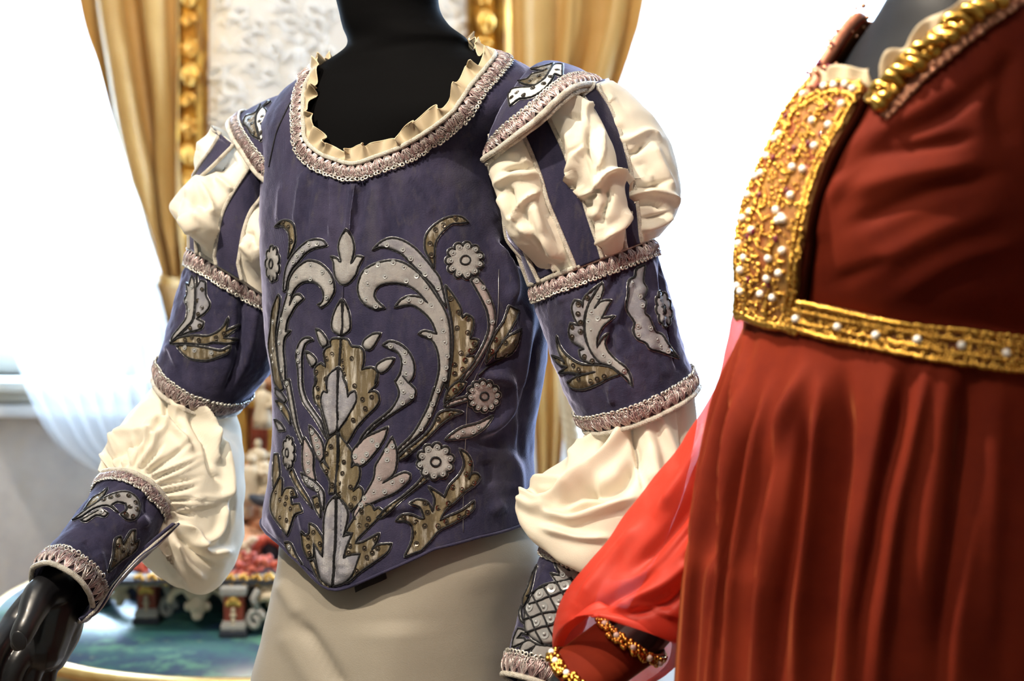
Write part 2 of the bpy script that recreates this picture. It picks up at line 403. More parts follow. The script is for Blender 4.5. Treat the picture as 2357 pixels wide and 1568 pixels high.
def torso_surf(keys, origin, yaw, nu=220, nv=200, ref=None):
    """keys from bottom to top: dict(z | py, A, B, lat, fwd, L, R, pw); L/R are the outline columns the section has to meet"""
    Ld = np.array((math.cos(yaw), -math.sin(yaw), 0)); Fd = np.array((-math.sin(yaw), -math.cos(yaw), 0))
    o = np.array((origin[0], origin[1], 0.0)); ref = ref or origin[1]; th = np.arange(nu)*2*math.pi/nu; rows = []
    for k in keys:
        z = k['z'] if 'z' in k else ZC-(k['py']-HY)/F*ref
        A = k.get('A', 0.16); B = k['B']; lat = k.get('lat', 0.0); fw = k.get('fwd', 0.0); p = 2/k.get('pw', 2.2)
        Bb = k.get('Bb', B)
        c = np.sign(np.cos(th))*abs(np.cos(th))**p; s_ = np.sign(np.sin(th))*abs(np.sin(th))**p
        sB = np.where(s_ > 0, B, Bb)
        for it in range(14 if 'L' in k else 1):
            pts = o+Ld*(lat+A*c)[:, None]+Fd*(fw+sB*s_)[:, None]+np.array((0, 0, z))
            if 'L' not in k: break
            q = project(pts)[:, 0]; l, r = q.min(), q.max()
            A *= (k['R']-k['L'])/(r-l); lat += ((k['L']+k['R'])-(l+r))/2*o[1]/F/math.cos(yaw)*0.8
        rows.append(pts)
    return Surf(catmull(np.array(rows), nv), True)
# ------------------------------------------------------------------ needlework helpers
def zoomed(x0, y0, s):
    return lambda *p: [(x0+x*s, y0+y*s) for x, y in p]
def smooth_outline(pts, step=4.0, closed=True):
    """rounded outline that keeps its sharp corners"""
    pts = np.array(pts, float); k = len(pts); corner = np.zeros(k, bool)
    for i in range(k):
        a = pts[i]-pts[i-1]; b = pts[(i+1) % k]-pts[i]
        c = (a@b)/(np.linalg.norm(a)*np.linalg.norm(b)+1e-9)
        corner[i] = c < 0.35
    out = []
    for i in range(k):
        p1, p2 = pts[i], pts[(i+1) % k]
        p0 = p1-(p2-p1)*0.5 if corner[i] else pts[i-1]
        p3 = p2+(p2-p1)*0.5 if corner[(i+1) % k] else pts[(i+2) % k]
        L = np.linalg.norm(p2-p1); n = max(1, int(round(L/step)))
        # limit tangents to the chord length so that narrow tips do not loop
        m1 = (p2-p0)*0.5; m2 = (p3-p1)*0.5
        for m in (m1, m2):
            l = np.linalg.norm(m)
            if l > L: m *= L/l
        for j in range(n):
            t = j/n; h00 = 2*t**3-3*t*t+1; h10 = t**3-2*t*t+t; h01 = -2*t**3+3*t*t; h11 = t**3-t*t
            out.append(h00*p1+h10*m1+h01*p2+h11*m2)
    return np.array(out)
def inside(Q, poly):
    x, y = Q[:, 0], Q[:, 1]; r = np.zeros(len(Q), bool); n = len(poly)
    for i in range(n):
        x1, y1 = poly[i]; x2, y2 = poly[(i+1) % n]
        c = ((y1 > y) != (y2 > y)) & (x < (x2-x1)*(y-y1)/(y2-y1+1e-12)+x1); r ^= c
    return r
def put(mesh_obj_data, name, loc, nrm, parent, spin=0.0):
    o = bpy.data.objects.new(name, mesh_obj_data); COL.objects.link(o)
    q = Vector(nrm).to_track_quat('Z', 'Y'); o.rotation_mode = 'QUATERNION'; o.rotation_quaternion = q
    o.location = loc; adopt(o, parent); return o
def proto_mesh(build):
    b = Buf(); build(b); me = bpy.data.meshes.new('piece')
    me.from_pydata(np.concatenate(b.v).tolist(), [], b.f)
    me.polygons.foreach_set('use_smooth', [True]*len(b.f)); me.polygons.foreach_set('material_index', b.m); return me
def _sequin(b):
    a = np.arange(14)*2*math.pi/14
    for prof in (((0.0029, 0.0), (0.0028, 0.0005)), ((0.0028, 0.0005), (0.0013, 0.0002)), ((0.0011, 0.0001), (0.0010, 0.0009), (0.0002, 0.0012))):
        V = np.array([[(r*math.cos(t), r*math.sin(t), z) for t in a] for r, z in prof]); b.grid(V, True)
SEQ = {}
for _k in ('clear', 'dark'):
    SEQ[_k] = proto_mesh(_sequin); SEQ[_k].materials.append(M['sequin_'+_k])
def applique(name, pts, surf, m, parent, h=0.0016, cord=True, seq=None, nseq=0, base=0.0007, label=None, seq_at=None, spacing=15, lift=0.0, cw=0.00095):
    """a padded piece of cloth sewn on a garment, edged with a black cord and a silver thread"""
    pts = [p for i, p in enumerate(pts) if math.dist(p, pts[i-1]) > 1.5]
    B = smooth_outline(pts); keep = [0]
    for i in range(1, len(B)):
        if np.linalg.norm(B[i]-B[keep[-1]]) > 1.6: keep.append(i)
    B = B[keep]; lo, hi = B.min(0), B.max(0)
    sp = 6.0; gx, gy = np.meshgrid(np.arange(lo[0], hi[0], sp), np.arange(lo[1], hi[1], sp*0.87)); gx[1::2] += sp/2
    Q = np.stack((gx.ravel(), gy.ravel()), -1); Q = Q[inside(Q, B)]
    ring_ = np.vstack((B, B[:1]))
    if len(Q): d, _ = poly_dist(Q, ring_); Q = Q[d > 2.6]
    allp = np.vstack((B, Q)) if len(Q) else B
    v2, _, f2, _, _, _ = delaunay_2d_cdt([Vector(p) for p in allp], [], [list(range(len(B)))], 1, 1e-5)
    v2 = np.array([tuple(v) for v in v2])
    if len(v2) == 0: return None
    dist, _ = poly_dist(v2, ring_)
    sgn = {}
    V = []; 
    for p, dd in zip(v2, dist):
        loc, n, _ = surf.cast(p[0], p[1])
        wr = noise.noise(Vector((p[0]*.018, p[1]*.085, h*900)))*min(1, dd/8)
        V.append(loc+n*(base+lift+h*min(1.0, dd/9.0)**0.5+0.0006*wr))
    b = Buf(); fs = []
    for f in f2:
        a, c, e = (np.array(V[i]) for i in f[:3]); nn = np.cross(c-a, e-a)
        fs.append(tuple(f) if nn@(np.array((0, 0, ZC))-a) > 0 else tuple(f[::-1]))
    b.add(V, fs); o = b.build(name, m, parent)
    if label: o['label'] = label
    L = []; L2 = []
    c0 = np.roll(B, -1, 0)-np.roll(B, 1, 0); nr = np.stack((c0[:, 1], -c0[:, 0]), -1); nr /= np.linalg.norm(nr, axis=1, keepdims=True)+1e-9
    area = np.sum(B[:, 0]*np.roll(B[:, 1], -1)-np.roll(B[:, 0], -1)*B[:, 1])
    if area < 0: nr = -nr
    if cord:
        for p, q in zip(B, nr):
            loc, n, _ = surf.cast(*p); L.append(loc+n*(0.0012+lift))
            loc, n, _ = surf.cast(*(p+q*3.0)); L2.append(loc+n*(0.0005+lift))
        cb = Buf(); cb.tube(L, cw*(1+0.22*np.sin(np.arange(len(L))*2.3)), 5, 0, closed=True)
        L2 = np.array(L2); wob = 1+0.35*np.sin(np.arange(len(L2))*2.1)
        cb.tube(L2, 0.00042*wob, 4, 1, closed=True)
        cb.build('cord_outline', [M['cord'], M['thread']], o)
    spots = list(seq_at or [])
    if nseq and len(Q):
        d, _ = poly_dist(Q, ring_); C = Q[d > 4.6]; idx = np.random.default_rng(len(B)).permutation(len(C))
        for i in idx:
            if len(spots) >= nseq+len(seq_at or []): break
            if all(math.dist(C[i], s) > spacing for s in spots): spots.append(tuple(C[i]))
    for p in spots:
        loc, n, _ = surf.cast(*p); put(SEQ[seq or 'clear'], 'sequin', loc+n*(base+lift+h*0.9), n, o)
    return o
def flower_outline(c, rx, ry, n=10, rot=0.0, tilt=0.0):
    pts = []
    for i in range(n*6):
        a = 2*math.pi*i/(n*6); k = abs(math.sin(n*a/2))**0.55; r = 0.76+0.24*k
        x, y = rx*r*math.cos(a+rot), ry*r*math.sin(a+rot)
        pts.append((c[0]+x*math.cos(tilt)-y*math.sin(tilt), c[1]+x*math.sin(tilt)+y*math.cos(tilt)))
    return pts
def flower(c, rx, ry, surf, m, parent, n=10, rot=0.0, tilt=0.0, label=None):
    seqs = [(c[0]+0.76*rx*math.cos(2*math.pi*(i+0.5)/n+rot), c[1]+0.76*ry*math.sin(2*math.pi*(i+0.5)/n+rot)) for i in range(n)] if rx > 30 else []
    o = applique('flower_applique', flower_outline(c, rx, ry, n, rot, tilt), surf, m, parent, h=0.0022, label=label, seq_at=seqs)
    L = []
    for i in range(14):
        a = 2*math.pi*i/14; loc, nn, _ = surf.cast(c[0]+rx*0.25*math.cos(a), c[1]+ry*0.25*math.sin(a)); L.append(loc+nn*0.0028)
    b = Buf(); b.tube(L, 0.0012, 5, closed=True); b.build('centre_ring', M['cord'], o)
    return o
def cord_line(pts, surf, parent, name='stitched_cord', r=0.0011, m='cord', lift=0.0008, closed=False, sub=5):
    q = catmull(np.array(pts, float), sub*len(pts)) if len(pts) > 2 else np.array([np.array(pts[0])+(np.array(pts[1])-np.array(pts[0]))*t for t in np.linspace(0, 1, 8)])
    L = []
    for p in q: loc, n, _ = surf.cast(*p); L.append(loc+n*lift)
    b = Buf(); b.tube(L, r, 5, closed=closed); return b.build(name, M[m], parent)
def band_surf(surf, u, v0, dirn, width, off=0.0012, rows=9, closed=True):
    """strip of a surface that starts on the line (u, v0) and runs `width` metres along v"""
    u = np.asarray(u, float); v0 = np.broadcast_to(np.asarray(v0, float), u.shape)
    ks = np.arange(0, 60, 0.2); G = surf.at(u[None, :], v0[None, :]+dirn*ks[:, None])[0]
    d = np.concatenate((np.zeros((1, len(u))), np.cumsum(np.linalg.norm(np.diff(G, axis=0), axis=2), 0)))
    d = d+np.arange(len(ks))[:, None]*1e-9
    T = np.linspace(0, 1, rows)*width; out = []
    for j in range(len(u)): out.append(np.interp(T, d[:, j], ks))
    K = np.array(out).T
    V, N = surf.at(np.broadcast_to(u, K.shape), v0[None]+dirn*K, off)
    s = Surf(V, closed); 
    if (s.N*N).sum() < 0: s.flip = not s.flip; s.N = -s.N
    return s
def resample_loop(pts, n):
    q = np.vstack((pts, pts[:1])); d = np.concatenate(([0], np.cumsum(np.linalg.norm(np.diff(q, axis=0), axis=1)))); s = np.linspace(0, d[-1], n, endpoint=False)
    return np.stack([np.interp(s, d, q[:, k]) for k in range(3)], -1)
def band_perp(surf, loop, width, sign=-1, rows=9, n=300, off=0.0012):
    """strip of even width laid on a surface along a closed loop, at right angles to it; sign -1 = downwards"""
    L = resample_loop(loop, n)
    for _ in range(3): L = .25*np.roll(L, 1, 0)+.5*L+.25*np.roll(L, -1, 0)
    t = np.roll(L, -1, 0)-np.roll(L, 1, 0); t /= np.linalg.norm(t, axis=1, keepdims=True); st = width/(rows-1)/3
    near = [surf.bvh.find_nearest(Vector(p)) for p in L]; p = np.array([q[0] for q in near]); cen = L.mean(0)
    N = np.array([q[1] for q in near]); N *= np.sign(((p-cen)*N).sum(1)+.3*N[:, 2])[:, None]
    c = np.cross(N, t); c /= np.linalg.norm(c, axis=1, keepdims=True)
    outw = ((L-cen)*c).sum(1)-.5*c[:, 2]*.05
    c *= (1 if outw.mean() > 0 else -1)*(-sign)
    V = [p+N*off]; NN = [N]
    for r in range(1, (rows-1)*3+1):
        near = [surf.bvh.find_nearest(Vector(q)) for q in p+c*st]; p2 = np.array([q[0] for q in near]); n2 = np.array([q[1] for q in near]); n2 *= np.sign((n2*N).sum(1))[:, None]; N = n2
        m = p2-p; m /= np.linalg.norm(m, axis=1, keepdims=True)+1e-12; c = m; p = p2
        for _ in range(2): N = .25*np.roll(N, 1, 0)+.5*N+.25*np.roll(N, -1, 0)
        N /= np.linalg.norm(N, axis=1, keepdims=True)
        if r % 3 == 0: V.append(p+N*off); NN.append(N)
    s = Surf(np.array(V), True)
    if (s.N*np.array(NN)).sum() < 0: s.flip = not s.flip; s.N = -s.N
    return s
def gimp(bs, parent, name='lace_trim', fan=0.0112, picot=0.0050, seed=0, label=None, stuff=True):
    """metal-thread braid: plum ground, fans of thread, a row of looped picots along the far edge"""
    r = np.random.default_rng(seed); nT, nS = bs.V.shape[:2]; closed = bs.closed
    line = bs.at(np.arange(nS+(1 if closed else 0)), np.full(nS+(1 if closed else 0), (nT-1)*0.6))[0]
    seg = np.linalg.norm(np.diff(line, axis=0), axis=1); cum = np.concatenate(([0], np.cumsum(seg))); L = cum[-1]
    S = lambda d: np.interp(d % L if closed else np.clip(d, 0, L), cum, np.arange(len(cum)))
    b = Buf(); b.grid(bs.V[:nT-1]-bs.N[:nT-1]*0.0006, closed, 0, bs.flip); base = b.build(name, M['trim_base'], parent)
    if label: base['label'] = label
    fb = Buf(); n = max(2, int(round(L/fan))); fw = L/n
    for i in range(n):
        c = (i+0.5)*fw
        for k in range(21):
            a = -1+2*k/20+r.normal(0, 0.10); t = np.linspace(0, 1, 6)
            ds = c+fw*(a*0.10+(a*0.72)*t**0.8)+r.normal(0, 0.0004)+0.0006*np.sin(t*5+k*1.7)
            tt = 0.07+t*(0.78-0.12*abs(a)+r.normal(0, 0.03))
            hgt = 0.0006+0.0026*np.sin(math.pi*np.clip(t*0.95, 0, 1))*(0.7+0.5*r.random())
            p, _ = bs.at(S(ds), tt*(nT-1), hgt); fb.tube(p, 0.00034+0.00014*r.random(), 3, 0 if r.random() < 0.55 else 1, cap=False)
        for k in range(18):          # stray loops that make the braid shaggy
            s0 = c+fw*r.uniform(-0.5, 0.5); t0 = r.uniform(0.3, 0.85); q = np.linspace(0, math.pi*1.5, 6); rad = r.uniform(0.0008, 0.0018)
            p, _ = bs.at(S(s0+rad*np.cos(q)), np.clip(t0+rad/0.019*np.sin(q), 0, 1)*(nT-1), 0.0022+0.001*r.random()); fb.tube(p, 0.00036, 3, r.integers(0, 2), cap=False)
    o = fb.build('metallic_fringe', [M['mauve_thread'], M['pale_thread']], base, stuff=True)
    pb = Buf(); n2 = max(3, int(round(L/picot)))
    for i in range(n2):
        s0 = (i+0.5)*L/n2+r.normal(0, 0.0004); q = np.arange(7)*2*math.pi/7; rad = 0.0019*(0.85+0.3*r.random())
        off = 0.03*math.sin(2*math.pi*s0/fw)
        p, _ = bs.at(S(s0+rad*np.cos(q)), np.clip(0.90+off+rad/0.019*np.sin(q), 0, 0.999)*(nT-1), 0.0012+0.0008*np.sin(q+1)); pb.tube(p, 0.00105, 4, 0, closed=True)
    pb.build('picot_edge', M['picot'], base, stuff=True)
    return base
def piping(pts, parent, r=0.0024, m='piping', closed=False, name='piping', twin=False):
    b = Buf(); b.tube(pts, r, 8, closed=closed); return b.build(name, M[m], parent)
# ------------------------------------------------------------------ the room
def struct(o): o['kind'] = 'structure'; return o
WY = 4.10                                   # face of the back wall
def wx(px): return (px-CX)/F*WY
def wz(py): return ZC-(py-HY)/F*WY
XL, XR, YF, H = -2.9, 2.9, -2.2, 3.25
def boxobj(name, lo, hi, m, parent=None, bev=0.0):
    b = Buf(); b.box(lo, hi, 0, bev); o = b.build(name, M[m], parent, smooth=False); return o
W1 = (wx(-620), wx(330), wz(868), 2.95); W2 = (wx(1335), wx(2560), wz(1120), 2.95)
struct(boxobj('floor', (XL, YF, -0.1), (XR, WY+0.6, 0), 'floor'))
struct(boxobj('ceiling', (XL, YF, H), (XR, WY+0.4, H+0.1), 'ceiling'))
struct(boxobj('wall_left', (XL-0.15, YF, 0), (XL, WY+0.3, H), 'wall_plain'))
struct(boxobj('wall_right', (XR, YF, 0), (XR+0.15, WY+0.3, H), 'wall_plain'))
struct(boxobj('wall_front', (XL, YF-0.15, 0), (XR, YF, H), 'wall_plain'))
b = Buf()
b.box((XL, WY, 0), (W1[0], WY+0.3, H)); b.box((W1[0], WY, 0), (W1[1], WY+0.3, W1[2])); b.box((W1[0], WY, W1[3]), (W1[1], WY+0.3, H))
b.box((W1[1], WY, 0), (W2[0], WY+0.3, H)); b.box((W2[0], WY, 0), (W2[1], WY+0.3, W2[2])); b.box((W2[0], WY, W2[3]), (W2[1], WY+0.3, H)); b.box((W2[1], WY, 0), (XR, WY+0.3, H))
struct(b.build('wall_back', M['wall'], smooth=False))
def window(n, x0, x1, z0, z1):
    b = Buf(); y0, y1 = WY+0.10, WY+0.17; t = 0.07
    b.box((x0, y0, z0), (x0+t, y1, z1), 0, .006); b.box((x1-t, y0, z0), (x1, y1, z1), 0, .006); b.box((x0, y0, z1-t), (x1, y1, z1), 0, .006); b.box((x0, y0, z0), (x1, y1, z0+0.10), 0, .006)
    o = struct(b.build('window_%d' % n, M['cream_paint'])); soft_edges(o)
    xm = (x0+x1)/2
    bb = Buf(); bb.box((xm-0.03, y0+.005, z0+.1), (xm+0.03, y1-.005, z1-t), 0, .005); soft_edges(bb.build('mullion', M['cream_paint'], o))
    for zz in (z0+0.62, z0+1.25):
        bb = Buf(); bb.box((x0+t, y0+.012, zz-.015), (x1-t, y1-.012, zz+.015), 0, .004); soft_edges(bb.build('glazing_bar', M['cream_paint'], o))
    for a, c in ((x0+t, xm-.03), (xm+.03, x1-t)):
        bb = Buf(); bb.box((a, y0+.03, z0+.1), (c, y0+.034, z1-t)); bb.build('pane', M['glass'], o, smooth=False)
    return o
window(1, *W1); window(2, *W2)
# sill and moulding under the left window
for i, (ya, yb, dep, m) in enumerate(((868, 895, 0.10, 'cream_paint'), (898, 922, 0.05, 'cream_paint'), (926, 954, 0.075, 'white_paint'))):
    o = struct(boxobj('trim_%d' % (i+1), (W1[0]-0.1, WY-dep, wz(yb)), (W1[1]+0.1, WY+(0.12 if i == 0 else 0), wz(ya)), m, bev=0.008)); soft_edges(o)
o = struct(boxobj('baseboard_back', (XL, WY-0.02, 0), (XR, WY, 0.14), 'white_paint', bev=.006))

# ------------------------------------------------------------------ curtains: folded cloth hung in rows of (row, left, right)
def hanging(name, rows, Y, folds, amp, m, label, cat, parent=None, seed=0, nu=120, nv=90, thickness=0.0015, group=None, strokes=None, ywob=0.0, sharp=1.0):
    r = np.random.default_rng(seed); rows = np.array(rows, float)
    R = catmull(rows, nv); u = np.linspace(0, 1, nu); V = np.zeros((nv, nu, 3))
    ph = np.cumsum(r.uniform(0.6, 1.4, nu)); ph = ph/ph[-1]*folds*2*math.pi
    wdt = R[:, 2]-R[:, 1]
    for i in range(nv):
        px = R[i, 1]+u*wdt[i]; k = np.clip(1.3-wdt[i]/wdt.max()*0.4, .6, 1.3)
        f = np.sin(ph+0.5*np.sin(i/nv*3+seed)); f = np.sign(f)*abs(f)**sharp
        y = Y+amp*k*f+0.3*amp*np.sin(ph*0.37+2+i/nv*2)+ywob*np.sin(i/nv*5)
        V[i] = np.stack([P(a, R[i, 0], Y) for a in px]); V[i, :, 1] = y
    s = Surf(V, closed=False, outward=(0, 20, ZC)); s.flip = False; s.refresh()
    if (s.N[..., 1].mean() > 0): s.flip = True; s.refresh()
    if strokes: s.strokes(strokes, front=False)
    o = s.mesh(name, M[m], parent); thick(o, thickness, 0)
    if label: tag(o, label, cat, group)
    return o
hanging('sheer_curtain', [(-900, -760, 230), (-400, -700, 260), (100, -640, 300), (400, -330, 350), (620, -40, 400), (760, 20, 430), (900, 66, 440), (1000, 118, 440), (1060, 180, 440), (1100, 262, 435), (1125, 330, 430)],
        3.88, 9, 0.030, 'sheer', 'white sheer curtain sweeping over the left window', 'curtain', seed=3, thickness=0, nu=160)
hanging('sheer_curtain', [(-900, 1340, 2700), (0, 1335, 2690), (500, 1325, 2680), (900, 1310, 2680), (1300, 1320, 2680), (1700, 1330, 2680), (2000, 1330, 2680)],
        3.88, 15, 0.030, 'sheer', 'white sheer curtain hanging over the right window behind the dress', 'curtain', seed=5, thickness=0, nu=220)
def drape(rows, tail, tie, seed, label, folds, strokes, sgn):
    t = thing('gold_drape', label, 'drape', tuple(P((rows[0][1]+rows[0][2])/2, 600, 3.73)*np.array((1, 1, 0))))
    hanging('hanging_cloth', rows, 3.73, folds, 0.030, 'drape', None, None, t, seed, 110, 100, strokes=strokes, sharp=0.8)
    hanging('tail', tail, 3.73, folds-1, 0.022, 'drape', None, None, t, seed+1, 70, 60)
    (x0, y0), (x1, y1) = tie; b = Buf()
    a = np.linspace(0, 2*math.pi, 28, endpoint=False); c = P((x0+x1)/2, (y0+y1)/2, 3.73); hw = abs(P(x1, y1, 3.73)[0]-P(x0, y0, 3.73)[0])/2-.004
    G = np.array([[c+np.array((hw*math.cos(q), 0.075*math.sin(q), (-(y1-y0)/(x1-x0))*hw*math.cos(q)+dz)) for q in a] for dz in (-0.012, -0.008, 0.008, 0.012)])
    b.grid(G, True); tb = b.build('tie_back', M['drape'], t); thick(tb, 0.006)
    fb = Buf(); SG = sgn
    for q in np.linspace(0, 2*math.pi, 150, endpoint=False):
        p0 = c+np.array(((hw+.002)*math.cos(q), 0.077*math.sin(q), (-(y1-y0)/(x1-x0))*hw*math.cos(q)-.010)); ln_ = 0.13*random.uniform(.93, 1.05)*(1+.2*math.cos(q)); fb.tube([p0, p0+np.array((random.uniform(-.003, .003)+.020*SG, random.uniform(-.003, .003), -ln_*.5)), p0+np.array((random.uniform(-.005, .005)+.048*SG, random.uniform(-.005, .005), -ln_))], .0028, 4, cap=False)
    fb.build('fringe', M['drape_fringe'], tb, stuff=True)
    return t
drape([(-900, 40, 405), (-450, 110, 408), (0, 182, 410), (150, 225, 412), (300, 262, 414), (450, 308, 420), (560, 345, 425), (625, 366, 425), (645, 372, 422)],
      [(640, 370, 424), (680, 368, 432), (760, 385, 440), (860, 395, 450), (1000, 400, 460), (1300, 400, 470), (1800, 395, 480), (2300, 390, 480), (2650, 390, 480)],
      ((362, 640), (428, 652)), 11, 'gold satin drape tied back at the left window', 2.6,
      [([(285, -100), (330, 200), (372, 400), (405, 620)], 16, -0.03), ([(240, -100), (290, 250), (350, 500)], 26, 0.02), ([(355, -100), (385, 300), (415, 600)], 20, 0.018)], 1)
drape([(-900, 1168, 1620), (-450, 1170, 1560), (0, 1176, 1482), (100, 1178, 1458), (200, 1180, 1424), (320, 1185, 1375), (450, 1195, 1330), (560, 1205, 1300), (640, 1212, 1285)],
      [(640, 1212, 1285), (700, 1214, 1290), (850, 1222, 1300), (1000, 1230, 1296), (1150, 1236, 1282), (1300, 1230, 1275), (1500, 1225, 1275), (2000, 1215, 1280), (2600, 1210, 1290)],
      ((1208, 640), (1290, 632)), 21, 'gold satin drape tied back beside the right window', 3.6,
      [([(1410, -100), (1370, 100), (1320, 300), (1270, 600)], 14, -0.035), ([(1330, -100), (1310, 200), (1260, 500)], 14, -0.025), ([(1450, -100), (1410, 100), (1360, 300)], 22, 0.02), ([(1260, -100), (1255, 200), (1235, 500)], 24, 0.02)], -1)
# rope of the right tie-back
t = thing('tie_back_rope', 'cream twisted rope hanging beside the right gold drape', 'rope', tuple(P(1310, 1200, 3.63)))
path = catmull(np.array([P(1275, 640, 3.63), P(1300, 760, 3.63), P(1303, 850, 3.63), P(1308, 930, 3.63), P(1320, 1030, 3.63), P(1335, 1120, 3.63)]), 60)
for k in range(3):
    q = np.linspace(0, 2*math.pi*9, 60)+k*2*math.pi/3; b = Buf()
    b.tube(path+np.stack((0.012*np.cos(q), 0.012*np.sin(q), 0*q), -1), 0.0125, 8); b.build('strand', M['rope'], t)
b = Buf(); c = P(1336, 1135, 3.63); b.lathe([(0.004, 0.03), (0.022, 0.018), (0.026, 0), (0.020, -0.02), (0.03, -0.03), (0.036, -0.12), (0.030, -0.13), (0.0, -0.13)], c, 20); b.build('tassel', M['rope'], t)

# ------------------------------------------------------------------ gilt frame with the white plaster relief
FY = 4.06
def fx(px): return (px-CX)/F*FY
def fz(py): return ZC-(py-HY)/F*FY
fr = thing('framed_relief', 'white plaster relief in a carved gilt frame on the back wall', 'relief', (fx(790), FY, fz(720)))
xo0, xi0, xi1, xo1 = fx(411), fx(482), fx(1072), fx(1176); zt, zb = 2.75, fz(760); rw = xi0-xo0
def rail(lo, hi, name='frame_rail'):
    b = Buf(); vert = (hi[2]-lo[2]) > (hi[0]-lo[0]); a = 0 if vert else 2
    prof = [(0.0, 0.02), (0.06, 0.055), (0.16, 0.06), (0.24, 0.03), (0.62, 0.025), (0.72, 0.045), (0.86, 0.05), (0.92, 0.03), (1.0, 0.02)]
    ln = (lo[2], hi[2]) if vert else (lo[0], hi[0]); w0, w1 = (lo[0], hi[0]) if vert else (lo[2], hi[2])
    rows = []
    for s in ln:
        row = [(w0, FY+.03, s)]+[(w0+(w1-w0)*f, FY-d, s) for f, d in prof]+[(w1, FY+.03, s)]
        rows.append([(p[0], p[1], p[2]) if vert else (p[2], p[1], p[0]) for p in row])
    b.grid(np.array(rows), True); o = b.build(name, M['gilt_dark'], fr); soft_edges(o, 40); return o
rail((xo0, 0, zb), (xi0, 0, zt)); rail((xi1, 0, zb), (xo1, 0, zt)); rail((xi0, 0, zt-rw), (xi1, 0, zt)); rail((xi0, 0, zb), (xi1, 0, zb+rw))
def gilt_leaf(cx, cz, s, rot, kind):
    b = Buf(); R = Matrix.Rotation(rot, 3, 'Y')
    def tr(v): return np.array((cx, FY-0.035, cz))+np.array(R @ Vector(v))*s
    if kind == 0:      # curled leaf of two lobes
        for sg in (-1, 1):
            q = np.linspace(0, 1, 9); pts = [tr((sg*0.32*math.sin(math.pi*t)*(1-0.3*t), -0.25*math.sin(math.pi*t), -0.6+1.2*t)) for t in q]
            b.tube(pts, s*np.array([0.07+0.15*math.sin(math.pi*(0.12+0.8*t)) for t in q]), 8)
        b.ball(tr((0, -0.3, 0.05)), s*np.array((0.2, 0.2, 0.3)), 0, 10, 7)
    elif kind == 1:    # rosette bud
        b.ball(tr((0, -0.25, 0)), s*0.26, 0, 12, 8)
        for k in range(6):
            a = k*math.pi/3; b.ball(tr((0.38*math.cos(a), -0.1, 0.38*math.sin(a))), s*np.array((0.2, 0.15, 0.2)), 0, 8, 6)
    else:              # scroll
        q = np.linspace(0, 2*math.pi*1.35, 18); pts = [tr(((0.5-0.055*t)*math.cos(t)*0.8, -0.15-0.03*t, (0.5-0.055*t)*math.sin(t))) for t in q]
        b.tube(pts, s*0.10, 8)
        b.ball(tr((0, -0.2, 0)), s*0.2, 0, 8, 6)
    b.build('carved_leaf', M['gilt'], fr)
zc = zb+0.05; k = 0
while zc < zt-0.03:
    for xc in ((xo0+xi0)/2-0.004, (xi1+xo1)/2-0.012):
        gilt_leaf(xc+random.uniform(-.006, .006), zc, 0.056+random.uniform(-.008, .008), random.uniform(-.6, .6), (k+(xc > -0.4)) % 3)
    zc += 0.075; k += 1
b = Buf(); b.box((xi0-.01, FY-.004, zb+rw*.8), (xi1+.01, FY+.02, zt-rw*.8)); b.build('panel', M['plaster'], fr, smooth=False)
def relief(px, py, parts, name='relief_figure'):
    """parts: ('b', dx, dy, rx, ry) rounded masses, ('t', pts, r) rolls, in image-sized units on the panel"""
    b = Buf(); u = FY/F
    for q in parts:
        if q[0] == 'b':
            b.ball((fx(px+q[1]), FY-0.004, fz(py+q[2])), np.array((q[3], min(q[3], q[4])*0.9, q[4]))*u, 0, 12, 8)
        else:
            pts = catmull(np.array([(fx(px+a), FY-0.006-0.004*i % 0.012, fz(py+c)) for i, (a, c) in enumerate(q[1])]), 8*len(q[1])); n = len(pts)
            b.tube(pts, q[2]*u*np.sin(np.linspace(0.35, math.pi-0.25, n)), 7)
    return b.build(name, M['plaster'], fr)
def putto(px, py, s, flip=1):
    relief(px, py, [('b', 0, -34*s, 13*s, 15*s), ('b', 2*flip*s, -2*s, 17*s, 22*s), ('b', 6*flip*s, 20*s, 15*s, 14*s), ('t', [(10*flip*s, -12*s), (28*flip*s, -22*s), (40*flip*s, -40*s)], 8*s), ('t', [(-10*flip*s, -12*s), (-26*flip*s, 0), (-34*flip*s, 14*s)], 8*s),
                   ('t', [(8*flip*s, 26*s), (26*flip*s, 40*s), (20*flip*s, 66*s)], 10*s), ('t', [(0, 28*s), (-10*flip*s, 48*s), (-2*flip*s, 74*s)], 10*s), ('b', -4*flip*s, -44*s, 11*s, 8*s)])
def scroll(px, py, s, flip=1, turn=0):
    c, d = math.cos(turn), math.sin(turn); R = lambda pts: [((x*c-y*d)*s, (x*d+y*c)*s) for x, y in pts]
    relief(px, py, [('t', R([(-50*flip, 20), (-20*flip, 2), (10*flip, 8), (30*flip, -10), (24*flip, -28), (8*flip, -22), (12*flip, -12)]), 8*s), ('t', R([(-20*flip, 4), (-8*flip, -20), (8*flip, -34)]), 8*s), ('t', R([(6*flip, 8), (22*flip, 24), (44*flip, 22)]), 8*s),
                   ('b', *R([(-28*flip, -8)])[0], 7*s, 6*s), ('b', *R([(34*flip, 6)])[0], 8*s, 7*s)], 'relief_scroll')
scroll(545, 40, 0.8); relief(535, 40, [('b', 0, 0, 17, 15), ('b', 22, 12, 10, 8), ('b', -12, 16, 9, 10)], 'relief_rosette')
scroll(600, 70, 0.7, -1, 0.5); relief(512, 100, [('b', 0, 0, 11, 14), ('b', 10, 14, 13, 8), ('b', -10, 12, 8, 9)], 'relief_rosette')
putto(690, 130, 1.05); putto(745, 118, 0.75, -1); scroll(660, 60, .8, 1, .6); scroll(730, 40, .8, -1, .3)
